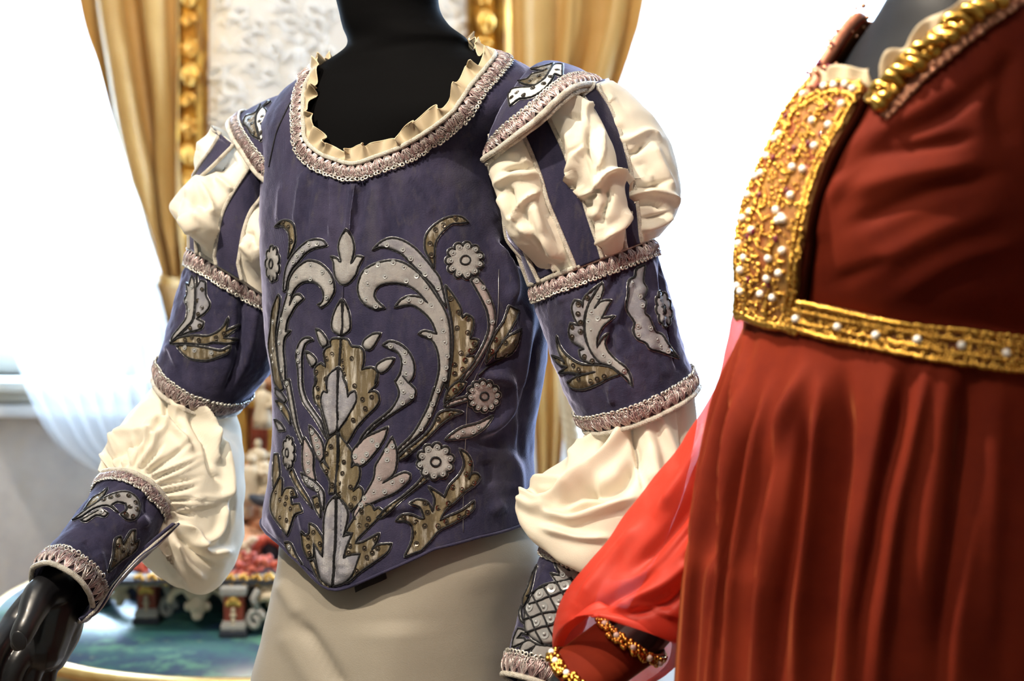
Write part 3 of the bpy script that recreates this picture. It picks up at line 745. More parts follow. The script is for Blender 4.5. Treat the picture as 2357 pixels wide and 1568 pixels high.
scroll(540, 215, 1.0, -1, .3); scroll(520, 245, .9, 1, -.5); scroll(600, 255, .8, 1, .2); putto(530, 330, .9); scroll(640, 300, 1.0, -1, .1)
putto(1045, 70, 1.2); scroll(1050, 20, .8, -1, .4); scroll(1060, 110, .9, 1, -.4); scroll(1030, 190, 1, 1, .3)
putto(880, 330, 1.3); putto(960, 560, 1.2, -1); scroll(800, 500, 1.6); scroll(620, 520, 1.4, -1); scroll(860, -60, 1.4); putto(760, -120, 1.2); putto(600, -160, 1.2, -1)
rr_ = np.random.default_rng(17)
for px, py in ((505, 20), (575, 110), (640, 130), (620, 190), (585, 165), (700, 210), (735, 75), (660, 20), (745, 200), (510, 175), (560, 290), (690, 270), (770, 30), (505, 290)):
    scroll(px+rr_.uniform(-8, 8), py+rr_.uniform(-8, 8), rr_.uniform(.5, .85), int(rr_.choice((-1, 1))), rr_.uniform(-1, 1))
# ------------------------------------------------------------------ the man's mannequin and its blue-violet doublet
YAW = math.radians(28); ORG = (-0.122, 1.63)
body = torso_surf([
    dict(py=1430, L=626, R=1266, B=.128), dict(py=1320, L=616, R=1258, B=.134), dict(py=1210, L=603, R=1244, B=.136), dict(py=1100, L=614, R=1230, B=.131),
    dict(py=1000, L=627, R=1230, B=.128), dict(py=900, L=626, R=1246, B=.126), dict(py=800, L=612, R=1262, B=.126), dict(py=700, L=603, R=1252, B=.127),
    dict(py=600, L=598, R=1226, B=.127), dict(py=500, L=597, R=1200, B=.125), dict(py=430, L=599, R=1190, B=.120), dict(py=370, L=602, R=1195, B=.113),
    dict(z=1.582, A=.189, B=.105, lat=-.002), dict(z=1.609, A=.180, B=.093, lat=-.002, fwd=.002), dict(z=1.629, A=.163, B=.084, lat=-.003, fwd=.003), dict(z=1.642, A=.143, B=.077, lat=-.004, fwd=.004, pw=2.1),
    dict(z=1.652, A=.118, B=.072, lat=-.006, fwd=.006, pw=2.0), dict(z=1.662, A=.095, B=.067, lat=-.008, fwd=.008, pw=2.0), dict(z=1.676, L=792, R=1078, B=.063, fwd=.010, pw=2.0), dict(z=1.694, L=787, R=1036, B=.061, fwd=.014, pw=2.0), dict(z=1.712, L=779, R=1014, B=.060, fwd=.018, pw=2.0),
    dict(z=1.735, L=767, R=1007, B=.061, fwd=.022, pw=2.0), dict(z=1.757, L=755, R=1004, B=.068, fwd=.027, pw=2.0), dict(z=1.79, A=.070, B=.090, lat=-.01, fwd=.033, pw=2.0), dict(z=1.84, A=.077, B=.100, lat=-.01, fwd=.032, pw=2.0), dict(z=1.89, A=.077, B=.100, lat=-.01, fwd=.026, pw=2.0), dict(z=1.93, A=.066, B=.086, lat=-.01, fwd=.02, pw=2.0), dict(z=1.956, A=.042, B=.056, lat=-.01, fwd=.016, pw=2.0), dict(z=1.964, A=.012, B=.016, lat=-.01, fwd=.016, pw=2.0)], ORG, YAW, nu=240, nv=250)
_lat = (body.V[..., :2]-np.array(ORG))@np.array((math.cos(YAW), -math.sin(YAW)))
_k = np.clip((body.V[..., 2]-1.50)/0.11, 0, 1)*np.clip((1.72-body.V[..., 2])/0.06, 0, 1)
body.V[..., 2] += 0.060*_lat*_k*_k*(3-2*_k); body.refresh()          # the near shoulder stands a little higher
NU = 240
def col_curve(surf, pix, back, hint=None, period=NU):
    """v of a closed line round the body for every column: pix = seen points, back = (u, v) points behind"""
    uv = [surf.uv(*p, hint) for p in pix]+list(back)
    uv = sorted(((u % period), v) for u, v in uv)
    us = np.array([a for a, _ in uv]); vs = np.array([c for _, c in uv])
    keep = np.concatenate(([True], np.diff(us) > 0.6)); us, vs = us[keep], vs[keep]
    return np.interp(np.arange(period), np.concatenate((us-period, us, us+period)), np.tile(vs, 3))
def v_at_z(surf, z, u): return float(np.interp(z, surf.V[:, int(u) % surf.V.shape[1], 2], np.arange(surf.V.shape[0])))
neck_px = [(1132, 142), (1102, 177), (1061, 230), (1023, 274), (980, 306), (926, 339), (871, 361), (831, 377), (812, 381), (785, 374), (752, 361), (721, 342), (704, 322), (699, 300), (699, 275), (703, 247), (708, 222), (722, 197), (733, 182)]
vneck = col_curve(body, neck_px, [(82, 136.5), (90, 142), (100, 146.5), (120, 151), (140, 152), (160, 151.5), (180, 151), (200, 150.5), (215, 150), (224, 149.5), (232, 146.5), (2, 141), (10, 135)])
hem_px = [(1234, 1199), (1204, 1207), (1100, 1237), (1000, 1263), (885, 1316), (820, 1345), (790, 1356), (768, 1360), (748, 1352), (730, 1340), (690, 1298), (640, 1245), (606, 1214)]
hb = v_at_z(body, body.at(0, body.uv(1234, 1199)[1])[0][2], 180)
vhem = col_curve(body, hem_px, [(u, hb) for u in (130, 150, 170, 190, 210, 225)])
smooth1 = lambda a, k: np.convolve(np.concatenate((a[-k:], a, a[:k])), np.ones(2*k+1)/(2*k+1), 'valid')
vneck = smooth1(vneck, 2); vhem = smooth1(vhem, 1)

man = thing('mannequin', 'black mannequin wearing the violet velvet doublet and beige leggings', 'mannequin', (-0.122, 1.63, 0))
inner = Surf((body.V-body.N*np.interp(body.V[..., 2:3], (1.50, 1.60, 1.66, 1.70), (0.014, 0.005, 0.004, 0.0)))[int(body.uv(900, 1130)[1]):], True)
bd = inner.mesh('torso', M['mannequin'], man, cap=True)

dbl = thing('doublet', 'violet-blue velvet doublet with silver scrolling appliques and slashed cream sleeves on the black mannequin', 'doublet', (-0.122, 1.63, 1.05))
uu = np.arange(NU); T = np.linspace(0, 1, 260)
bod = Surf(body.at(np.broadcast_to(uu, (260, NU)), vhem+T[:, None]*(vneck-vhem), 0.0)[0], True)
bod.ripple(0.0016, 14, 3.0); bod.ripple(0.0007, 45, 9.0)
bod.strokes([(p_, w_, a_*(2.1 if p_[0][1] < 440 else 1.5)) for p_, w_, a_ in [([(815, 420), (806, 500), (800, 545)], 7, .0035), ([(834, 420), (828, 480), (818, 540)], 9, -.0025), ([(800, 700), (788, 800)], 4, -.002), ([(786, 775), (784, 900), (780, 985), (777, 1150), (770, 1352)], 4.5, -.0045),
             ([(765, 405), (766, 470), (764, 545)], 7, .003), ([(752, 415), (750, 480), (742, 560)], 7, -.003), ([(700, 395), (690, 460), (682, 520)], 8, .0025), ([(715, 395), (706, 460), (700, 530)], 7, -.0022), ([(650, 430), (642, 520)], 8, .002),
             ([(860, 420), (880, 500), (890, 540)], 9, .0025), ([(890, 410), (910, 470), (935, 540)], 9, -.0022), ([(930, 400), (965, 450), (1000, 500)], 10, .002),
             ([(1110, 860), (1170, 880), (1178, 930), (1150, 970), (1100, 1000)], 14, .006), ([(1195, 870), (1192, 960), (1150, 1010), (1100, 1020)], 13, -.006), ([(1160, 1040), (1185, 1080), (1190, 1140)], 16, .005), ([(1120, 1060), (1130, 1120)], 16, -.004), ([(1130, 1180), (1160, 1160)], 14, .003),
             ([(1140, 560), (1165, 600), (1180, 650), (1178, 700)], 12, .006), ([(1158, 545), (1185, 590), (1215, 600)], 12, -.007), ([(1165, 800), (1180, 760), (1175, 720)], 10, .004), ([(1120, 850), (1160, 830), (1195, 800)], 12, -.004),
             ([(1240, 760), (1215, 900), (1195, 1050)], 7, -.004), ([(1225, 700), (1205, 850), (1190, 1000)], 12, .003), ([(640, 650), (620, 800), (640, 950)], 10, -.002),
             ([(880, 1170), (960, 1165)], 14, .003), ([(690, 1165), (705, 1230)], 9, .003), ([(620, 1180), (650, 1240)], 10, .003), ([(930, 1060), (970, 1070)], 10, -.003), ([(960, 1250), (950, 1200)], 9, -.003)]])
ob = bod.mesh('bodice', M['velvet'], dbl); thick(ob, 0.004, -1 if True else 1)
piping(bod.V[0]+bod.N[0]*0.001, dbl, 0.0016, 'velvet', True, 'hem_binding')
nk = bod.V[-1]; piping(nk+bod.N[-1]*0.003, dbl, 0.0026, closed=True)
uidx = np.arange(NU)
neck_band = band_perp(bod, bod.V[-1], 0.0200); gimp(neck_band, dbl, seed=1)
# beige ruffle standing inside the neckline
rb_ = resample_loop(bod.V[-1], 420); up_ = band_perp(body, rb_, 0.016, sign=1, n=420); v0 = up_.V[0]; dirv = up_.V[-1]-up_.V[0]; dirv /= np.linalg.norm(dirv, axis=1, keepdims=True); n0 = up_.N[0]
arc = np.concatenate(([0], np.cumsum(np.linalg.norm(np.diff(v0, axis=0), axis=1)))); phs = arc/arc[-1]*2*math.pi*24
rows = []
hgt = 0.0145+0.0035*np.sin(phs*0.41+1.0)+0.0022*np.sin(phs*.93)
for t in np.linspace(-0.15, 1, 12):
    rows.append(v0+dirv*(hgt*t)[:, None]+n0*(0.0005+max(t, 0)*0.003+max(t, 0)**0.8*0.0060*np.sin(phs+1.1*np.sin(phs*.5))+max(t, 0)*.003*np.sin(phs*2.3+t*2))[:, None]+np.cross(n0, dirv)*(0.0055*max(t, 0)*np.cos(phs+.6*np.sin(phs*.37)))[:, None])
rs = Surf(np.array(rows), True); o = rs.mesh('neck_ruffle', M['organza'], dbl); thick(o, 0.0005, 0)
piping(rs.V[-1], o, 0.0006, 'rope', True, 'rolled_edge')
# back seam lines of the shoulder
cord_line([(690, 207), (668, 240), (648, 280), (636, 310), (627, 350), (620, 385)], bod, dbl, 'shoulder_seam', 0.0008)
cord_line([(816, 425), (808, 480), (803, 535)], bod, dbl, 'centre_seam', 0.0006, m='velvet')
cord_line([(791, 655), (790, 690)], bod, dbl, 'centre_seam', 0.0006, m='velvet')
cord_line([(1148, 620), (1140, 760), (1082, 900), (1072, 1000), (1066, 1150), (1066, 1225)], bod, dbl, 'side_seam', 0.0004, m='thread', lift=0.0003)

A = lambda n, p, m, **k: applique(n+'_applique', p, bod, M[m], dbl, **k)
Z1 = zoomed(560, 460, .2806); Z2 = zoomed(820, 460, .2806); Z3 = zoomed(580, 860, .3316); Z4 = zoomed(820, 860, .2934)
# centre front
A('tulip', Z1((845,240),(800,320),(785,390),(795,450),(808,510),(790,505),(770,480),(720,465),(745,510),(750,580),(765,640),(800,685),(830,695),(875,675),(925,610),(945,550),(985,470),(930,465),(905,505),(885,525),(905,440),(910,380),(890,310),(860,260)), 'silver', h=.0022)
A('bud', Z1((808,815),(770,880),(740,960),(730,1030),(745,1075),(800,1105),(815,1000)), 'silver', h=.002); A('bud', Z1((822,815),(818,1000),(812,1105),(850,1090),(875,1060),(880,990),(870,920),(845,860)), 'silver', h=.002)
A('leaf', Z1((798,1135),(740,1140),(720,1160),(725,1200),(690,1215),(665,1250),(672,1310),(680,1370),(640,1340),(600,1370),(590,1420),(610,1480),(595,1530))+Z3((440,20),(445,60),(430,110),(440,190),(480,250),(500,330),(520,400),(538,455),(580,400),(592,200)), 'gold_lame', seq='dark', nseq=6)
A('leaf', Z1((806,1135),(860,1150),(890,1200),(960,1210),(990,1250),(990,1330),(975,1390),(1050,1375),(1095,1400),(1105,1450),(1080,1510))+Z3((870,0),(872,60),(850,90),(810,130),(835,122),(870,130),(885,180),(860,230),(800,290),(730,370),(690,440),(662,485),(625,440),(608,400),(602,200)), 'gold_lame', seq='dark', nseq=11)
A('petal', Z1((783,1372),(740,1410),(710,1445),(697,1500),(696,1545))+Z3((528,20),(524,70),(535,130),(508,118),(492,150),(490,200),(505,270),(530,360),(545,425),(588,385),(594,200)), 'blue_silver', lift=.0014)
A('petal', Z1((792,1372),(830,1430),(855,1500),(870,1560))+Z3((640,10),(655,50),(668,100),(675,160),(690,135),(722,118),(732,180),(690,270),(640,350),(606,392),(601,200)), 'blue_silver', lift=.0014)
A('petal', Z3((592,412),(545,440),(515,510),(510,600),(540,660),(495,610),(480,630),(520,700),(545,760),(538,830),(575,828),(588,600)), 'gold_lame', seq='dark', nseq=4)
A('petal', Z3((604,410),(625,440),(660,490),(700,560),(692,650),(710,640),(740,620),(752,680),(742,740),(705,815),(745,782),(770,810),(760,880),(690,955),(640,890),(585,830),(598,600)), 'gold_lame', seq='dark', nseq=7)
A('long_leaf', Z3((577,850),(530,910),(505,1000),(500,1150),(495,1270),(435,1180),(450,1300),(480,1420),(520,1450),(558,1472),(572,1200)), 'blue_silver'); A('long_leaf', Z3((586,850),(610,870),(650,920),(668,980),(650,1080),(636,1130),(700,1110),(660,1200),(638,1280),(680,1260),(752,1250),(700,1390),(640,1450),(568,1474),(580,1200)), 'blue_silver')
A('leaf', Z3((780,900),(830,910),(850,950),(880,930),(920,960),(880,1000),(800,1080),(740,1140),(720,1178),(770,1170),(885,1108),(870,1160),(830,1230),(880,1190),(970,1180),(940,1240),(860,1300),(760,1370),(680,1440),(645,1452),(702,1388),(755,1250),(682,1258),(642,1278),(664,1200),(704,1108),(655,1098),(690,1040),(740,960)), 'gold_lame', seq='dark', nseq=12)
A('leaf', Z3((345,1095),(370,1120),(398,1110),(400,1040),(440,1060),(470,1100),(497,1150),(490,1265),(432,1178),(432,1270),(390,1280),(360,1210)), 'gold_lame', seq='dark', nseq=5)
A('leaf', Z3((430,1290),(450,1340),(470,1410),(515,1455),(560,1482),(560,1500),(500,1470),(450,1400),(405,1300)), 'gold_lame')
A('leaf', Z3((425,860),(465,850),(480,930),(478,1000),(440,930)), 'gold_lame', nseq=2, seq='dark')
A('stem', Z3((1190,710),(1150,760),(1050,850),(930,940),(865,998),(900,1000),(960,950),(1060,860),(1170,770),(1215,735)), 'gold_lame', h=.002)
A('leaf', Z3((945,370),(880,400),(780,450),(700,540),(700,600),(740,640),(790,620),(860,540),(920,450)), 'pink_silver', nseq=5)
A('leaf', Z3((975,440),(940,500),(890,590),(860,640),(850,720),(810,800),(760,880),(710,960),(710,1010),(740,1005),(780,930),(870,880),(1000,820),(1090,740),(1100,700),(1060,685),(980,720),(908,758),(970,710),(1000,650),(1005,540)), 'pink_silver', nseq=10)
A('scroll', Z2((220,1190),(280,1160),(370,1190),(440,1260),(475,1350),(470,1440),(430,1500))+Z4((365,15),(405,65),(465,130),(440,200),(390,240),(300,300),(230,350),(150,410),(70,500),(8,590),(50,490),(130,400),(230,320),(300,250),(340,150),(305,55))+Z2((330,1480),(370,1400),(375,1310),(330,1240)), 'blue_silver', nseq=12, spacing=20)
# drops round the centre
for d in (((600,1060),(640,1080),(690,1150),(685,1190),(650,1200),(625,1150)), ((515,1245),(560,1265),(600,1310),(595,1345),(565,1365),(535,1310)), ((1130,1095),(1070,1100),(1000,1150),(985,1190),(1005,1220),(1040,1225),(1075,1190),(1110,1130)), ((1240,1300),(1170,1310),(1105,1350),(1095,1385),(1130,1415),(1180,1390),(1225,1330))):
    A('drop', Z1(*d), 'silver', h=.002)
# left scrolls
A('scroll', Z1((640,880),(690,850),(730,790),(750,730),(735,640),(690,570),(620,515),(540,500),(480,530),(420,590),(385,660),(370,760),(345,850),(315,960),(290,1080),(285,1200),(300,1350),(330,1480))+Z3((228,50),(250,120),(268,220),(290,330),(320,420),(352,495),(358,470),(322,370),(302,260),(277,120),(262,40))+Z1((350,1480),(345,1350),(335,1230),(345,1130),(392,1075),(352,1078),(367,990),(397,930),(432,870),(497,808),(462,775),(422,790),(384,865),(402,790),(427,730),(480,680),(540,665),(600,680),(650,730),(665,790),(650,840),(615,858)), 'silver', nseq=14, spacing=24)
A('leaf', Z1((690,375),(660,340),(600,325),(530,345),(460,400),(400,470),(360,550),(342,640),(335,750),(352,740),(372,640),(402,570),(452,510),(512,440),(572,400),(640,385)), 'blue_silver', nseq=7)
A('tendril', Z1((265,220),(310,180),(360,170),(410,195),(425,250),(430,330),(410,400),(372,480),(382,400),(385,330),(375,270),(340,225),(300,210)), 'gold_lame', nseq=5, seq='dark')
A('leaf', Z1((290,778),(305,800),(300,880),(275,1050),(275,1200),(300,1400),(335,1550),(312,1565),(265,1500),(240,1350),(215,1200),(230,1050),(245,900)), 'gold_lame', nseq=4, seq='clear')
A('tendril', Z1((575,1150),(540,1130),(490,1145),(455,1200),(440,1290),(455,1400),(460,1500))+Z3((328,30),(332,100),(360,200),(410,270),(450,330),(490,400),(525,462),(500,395),(480,330),(432,260),(382,180),(357,100),(352,30))+Z1((490,1500),(485,1330),(490,1250),(512,1180),(550,1152)), 'blue_silver', nseq=10, spacing=20)
flower((629, 607), 16, 42, bod, M['silver'], dbl, 9); flower((666, 1042), 14, 38, bod, M['silver'], dbl, 9)
A('leaf', Z3((365,440),(400,500),(430,570),(430,660),(445,740),(390,720),(360,650),(355,560)), 'pink_silver', nseq=3); A('leaf', Z3((400,360),(440,400),(490,480),(500,570),(480,610),(450,570),(420,480)), 'pink_silver', nseq=4)
A('leaf', Z3((345,690),(400,720),(460,770),(500,830),(500,950),(480,900),(460,820),(380,770)), 'blue_silver', nseq=3); A('stem', Z3((285,660),(330,760),(390,860),(422,930),(380,880),(310,780),(268,690)), 'gold_lame')
A('leaf', Z3((138,960),(142,850),(180,760),(200,720),(215,740),(212,850),(240,800),(290,800),(315,850),(272,860),(282,910),(330,905),(350,960),(300,980),(270,1060),(250,1120),(200,1060)), 'gold_lame', nseq=8, seq='dark')
A('leaf', Z3((232,1170),(272,1180),(310,1260),(352,1326),(300,1300),(245,1210)), 'gold_lame', nseq=3); A('leaf', Z3((168,100),(205,130),(240,185),(232,200),(175,150)), 'blue_silver'); A('leaf', Z3((170,190),(215,200),(262,280),(272,350),(225,280)), 'gold_lame', nseq=2); A('leaf', Z3((160,320),(200,345),(232,392),(190,395)), 'blue_silver'); A('leaf', Z3((160,560),(185,560),(198,700),(180,745),(155,800),(150,700)), 'gold_lame')
# right scrolls
A('scroll', Z2((235,885),(150,890),(70,850),(25,780),(20,690),(60,590),(150,530),(270,500),(370,510),(470,570),(560,660),(640,770),(710,880),(750,980),(768,1100),(770,1250),(755,1400),(735,1540))+Z4((690,60),(650,160),(600,300),(530,430),(430,530),(332,622),(328,592),(440,480),(520,350),(580,220),(615,100))+Z2((642,1560),(680,1400),(670,1250),(620,1150),(512,1100),(560,1075),(662,1102),(620,1000),(550,920),(450,860),(318,880),(370,820),(440,790),(520,800),(585,845),(500,750),(420,700),(320,680),(220,690),(165,730),(150,790),(180,840)), 'silver', nseq=26, spacing=26, h=.002)
A('leaf', Z2((138,410),(200,350),(280,315),(370,330),(470,390),(560,480),(630,570),(680,640),(710,750),(738,880),(700,830),(640,720),(550,620),(460,530),(370,440),(270,395),(200,385)), 'blue_silver', nseq=9, spacing=22)
A('tendril', Z2((915,185),(850,140),(740,150),(640,210),(575,290),(565,400),(600,480),(640,565),(640,460),(650,350),(700,270),(780,200),(850,195)), 'gold_lame', nseq=8, seq='dark', spacing=18)
flower((1069, 600), 44, 43, bod, M['silver'], dbl, 11)
A('stem', Z2((985,630),(1040,700),(1100,820),(1130,920),(1130,1050),(1080,1180),(1000,1320),(920,1430),(850,1510),(880,1440),(960,1330),(1040,1190),(1085,1060),(1075,930),(1030,820),(940,660)), 'pink_silver', nseq=4, h=.002)
A('leaf', Z2((730,700),(790,780),(850,880),(868,970),(900,940),(950,970),(960,1030),(930,1140),(960,1140),(1000,1150),(980,1220),(900,1285),(960,1280),(970,1320),(900,1410),(830,1490),(745,1555),(772,1400),(792,1250),(790,1050),(760,870)), 'gold_lame', nseq=12, seq='dark', spacing=17)
A('leaf', Z2((1250,870),(1330,910),(1300,1000),(1270,1060),(1160,1220),(1060,1340),(1090,1200),(1150,1080),(1210,990)), 'gold_lame', nseq=2, seq='dark'); A('leaf', Z2((1350,1060),(1320,1180),(1260,1270),(1140,1300),(1150,1240),(1230,1140)), 'gold_lame', nseq=3, seq='dark')
cord_line(Z2((1145, 1245), (1190, 1165), (1250, 1120), (1330, 1080)), bod, dbl); cord_line(Z2((1000, 1440), (1080, 1370), (1180, 1310), (1280, 1260)), bod, dbl)
A('leaf', Z4((835,300),(730,285),(650,310),(600,410),(520,500),(420,580),(335,655),(340,680),(440,610),(560,500),(660,400),(760,330)), 'gold_lame', nseq=6, seq='dark', spacing=20); A('leaf', Z4((860,70),(790,60),(720,130),(690,230),(740,200),(820,130)), 'gold_lame', nseq=3, seq='dark')
flower((1112, 911), 39, 38, bod, M['pink_silver'], dbl, 12, rot=.2, label='pinkish flower'); flower((1002, 1062), 43, 43, bod, M['silver'], dbl, 10, rot=.1)
A('stem', Z4((690,255),(740,215),(870,178),(876,205),(780,235),(700,262)), 'pink_silver', h=.002)
A('leaf', Z4((1070,330),(960,385),(830,420),(750,470),(698,517),(790,510),(900,490),(1000,430),(1050,370)), 'pink_silver', nseq=4, label='pinkish pointed leaf')
A('acanthus', Z4((810,590),(870,630),(905,700),(905,750),(880,830),(905,785),(945,785),(965,820),(930,870),(850,930),(780,1000),(700,1070),(655,1152),(720,1120),(830,1070),(922,998),(915,1060),(850,1120),(750,1180),(650,1230),(580,1310),(510,1385),(470,1400),(380,1435),(430,1330),(440,1220),(400,1160),(312,1155),(360,1110),(430,1105),(510,1140),(535,1135),(500,1050),(418,1022),(480,990),(560,1010),(598,1085),(615,980),(565,885),(650,940),(692,972),(730,880),(810,790),(845,700)), 'gold_lame', nseq=18, seq='dark', spacing=20)

G = np.array([[bod.cast(x, y)[0]*np.array((1, 1, 1))+np.array((0, .004+.004*t, 0)) if t == 0 else P(x+6*t, y+22*t, 0)*0+np.array(P(x+4*t, y+20*t, bod.cast(x, y)[0][1]+.008)) for x, y in ((815, 1344), (835, 1334), (855, 1326), (872, 1319), (886, 1312))] for t in (0, .5, 1.0)])
fc = Surf(G, False); thick(fc.mesh('hem_facing', M['cord'], dbl), .002, 0)
# ------------------------------------------------------------------ sleeves
def slashed_puff(base, straps, hidden, amps, nv, parent, folds, vpow=0.7):
    """cream cloth that swells out between the straps; straps = (left pixels, right pixels) lines on the base tube"""
    nu = base.V.shape[1]; vv = np.arange(nv); edges = []
    for Lp, Rp in straps:
        e = []
        for ln in (Lp, Rp):
            q = catmull(np.array(ln, float), 24); uv = np.array([base.uv(*p) for p in q]); uv[:, 0] = np.unwrap(uv[:, 0], period=nu)
            o = np.argsort(uv[:, 1]); e.append(np.interp(vv, uv[o, 1], uv[o, 0]))
        edges.append((np.minimum(*e), np.maximum(*e)))
    for a, c in hidden: edges.append((np.full(nv, float(a)), np.full(nv, float(c))))
    D = np.zeros((nv, nu)); U = np.arange(nu)
    for i in range(nv):
        ed = sorted(((l[i] % nu), (l[i] % nu)+(r[i]-l[i])) for l, r in edges)
        for k in range(len(ed)):
            s0 = ed[k][1]; s1 = ed[(k+1) % len(ed)][0]; wd = (s1-s0) % nu
            t = ((U-s0) % nu)/max(wd, 1e-6); m = (t > 0) & (t < 1)
            D[i, m] = np.maximum(D[i, m], amps(0.5*(s0+s0+wd) % nu, i/(nv-1))*(4*t[m]*(1-t[m]))**0.45)
    vp = np.sin(np.linspace(0.12, math.pi-0.10, nv))**vpow
    s = Surf(base.V+base.N*(D*vp[:, None]-0.0015)[..., None], True)
    s.ripple(0.0035, 18, 4.0, mask=np.clip(D/0.02, 0, 1)*vp[:, None]); s.strokes(folds)
    o = s.mesh('sleeve_puff', M['cream'], parent)
    vi = np.linspace(0, nv-1, 60)
    for l, r in edges[:len(straps)]+edges[len(straps):]:
        W = np.linspace(0, 1, 9)[None]; ul = np.interp(vi, vv, l)[:, None]; ur = np.interp(vi, vv, r)[:, None]
        V, N = base.at(ul+(ur-ul)*W, np.broadcast_to(vi[:, None], (60, 9)), 0.0042)
        ss = Surf(V, False, outward=None); 
        if (ss.N*N).sum() < 0: ss.flip = not ss.flip; ss.refresh()
        st = ss.mesh('sleeve_strap', M['velvet'], parent); thick(st, 0.002)
        for e in (0, -1): piping(V[:, e]+N[:, e]*0.0008, st, 0.0024)
    return s
def velvet_sleeve(name, rings_, nv, parent, folds, top=0.019, bottom=0.0195, seed=0, pt=True, pb=True, ripple=0.0022, dirb=-1):
    s = tube_surf(rings_, nv); s.ripple(ripple, 20, seed*1.7); s.ripple(0.0012, 48, seed+5.0); s.strokes(folds)
    o = s.mesh(name, M['velvet'], parent); thick(o, 0.003, -1)
    u = np.arange(200)
    if top: gimp(band_surf(s, u, 0.6, 1, top), o, seed=seed+20)
    if bottom: gimp(band_surf(s, u, nv-1.6, -1, bottom), o, seed=seed+30)
    if pt: piping(s.V[0]+s.N[0]*0.0012, o, 0.0030, closed=True)
    if pb: piping(s.V[-1]+s.N[-1]*0.0012, o, 0.0030, closed=True)
    return s
# right of the picture: the near sleeve
baseR = tube_surf([ring((1122, 320), (1388, 190), 1.545, .070, dB=1.54), ring((1148, 430), (1448, 335), 1.54, .078), ring((1188, 560), (1484, 465), 1.535, .076), ring((1226, 656), (1500, 548), 1.53, .070, -4)], 150)
strapsR = [([(1204, 300), (1226, 350), (1249, 410), (1265, 465), (1292, 530), (1322, 602)], [(1255, 255), (1290, 330), (1312, 385), (1336, 440), (1352, 495), (1378, 572)]),
           ([(1322, 205), (1366, 270), (1392, 330), (1406, 385), (1420, 450), (1432, 560)], [(1362, 200), (1396, 250), (1426, 330), (1446, 410), (1458, 470), (1466, 545)]),
           ([(1126, 335), (1134, 380), (1152, 430), (1192, 555), (1228, 655)], [(1142, 330), (1150, 380), (1166, 430), (1206, 550), (1246, 640)])]
def ampR(u, v):      # the outer puff is the fullest
    a = (u/200.0) % 1.0
    if 0.43 < a < 0.62: return 0.003
    if 0.25 < a <= 0.43: return 0.030*(1 if v < .62 else max(.25, 1-2.6*(v-.62)))
    return 0.044 if a < 0.08 or a > 0.9 else (0.028+0.006*math.sin(v*3) if a < 0.5 else 0.03)
foldR = [([(1140, 425), (1180, 405), (1235, 404)], 10, .009), ([(1165, 360), (1195, 355), (1215, 385)], 9, .007), ([(1160, 395), (1195, 385), (1225, 388)], 5, -.012), ([(1150, 450), (1170, 490), (1182, 512)], 9, .006), ([(1172, 430), (1178, 470), (1180, 505)], 6, -.011), ([(1184, 512), (1196, 480), (1214, 458), (1236, 440)], 6, .010), ([(1222, 462), (1240, 520), (1262, 560), (1300, 600)], 9, .008), ([(1205, 480), (1222, 530), (1258, 580)], 5, -.009), ([(1190, 520), (1240, 548), (1282, 590)], 8, .007), ([(1240, 440), (1258, 500), (1290, 570)], 5, -.007),
         ([(1292, 245), (1320, 232), (1350, 248), (1368, 240)], 9, .008), ([(1297, 262), (1325, 268), (1342, 280), (1338, 330), (1318, 352)], 5, -.009), ([(1345, 255), (1340, 320), (1328, 365), (1322, 420)], 7, .010), ([(1305, 300), (1318, 350), (1316, 400)], 8, .006), ([(1356, 300), (1354, 350), (1366, 385), (1378, 415)], 5, -.011), ([(1382, 295), (1384, 350), (1374, 400)], 7, .008), ([(1314, 398), (1326, 428), (1350, 446), (1372, 444)], 8, .009), ([(1320, 440), (1350, 480), (1380, 500)], 10, .006),
         ([(1372, 446), (1382, 412), (1404, 394), (1432, 408), (1450, 440), (1454, 480)], 7, .012), ([(1400, 430), (1398, 465), (1384, 500), (1390, 525)], 6, -.010), ([(1450, 480), (1432, 515), (1404, 535), (1386, 560)], 8, .008), ([(1352, 446), (1366, 452), (1378, 430)], 4, -.014), ([(1366, 490), (1378, 530), (1376, 570)], 6, .006), ([(1352, 455), (1368, 500), (1372, 550)], 5, -.006),
         ([(1425, 315), (1455, 320), (1490, 305), (1520, 320)], 8, .008), ([(1428, 345), (1460, 350), (1485, 330)], 6, -.010), ([(1400, 215), (1420, 260), (1432, 310)], 7, .006), ([(1460, 450), (1500, 440), (1540, 450), (1560, 470)], 8, .010), ([(1455, 425), (1490, 430), (1530, 420)], 6, -.009), ([(1465, 470), (1500, 466), (1530, 480)], 5, -.012), ([(1478, 530), (1510, 515), (1545, 490)], 9, .009), ([(1480, 500), (1510, 500), (1540, 488)], 5, -.008), ([(1500, 330), (1525, 390), (1548, 440)], 10, .007), ([(1470, 370), (1500, 400), (1520, 430)], 6, -.006)]
slashed_puff(baseR, strapsR, [(108, 121), (138, 152), (169, 179)], ampR, 150, dbl, foldR)
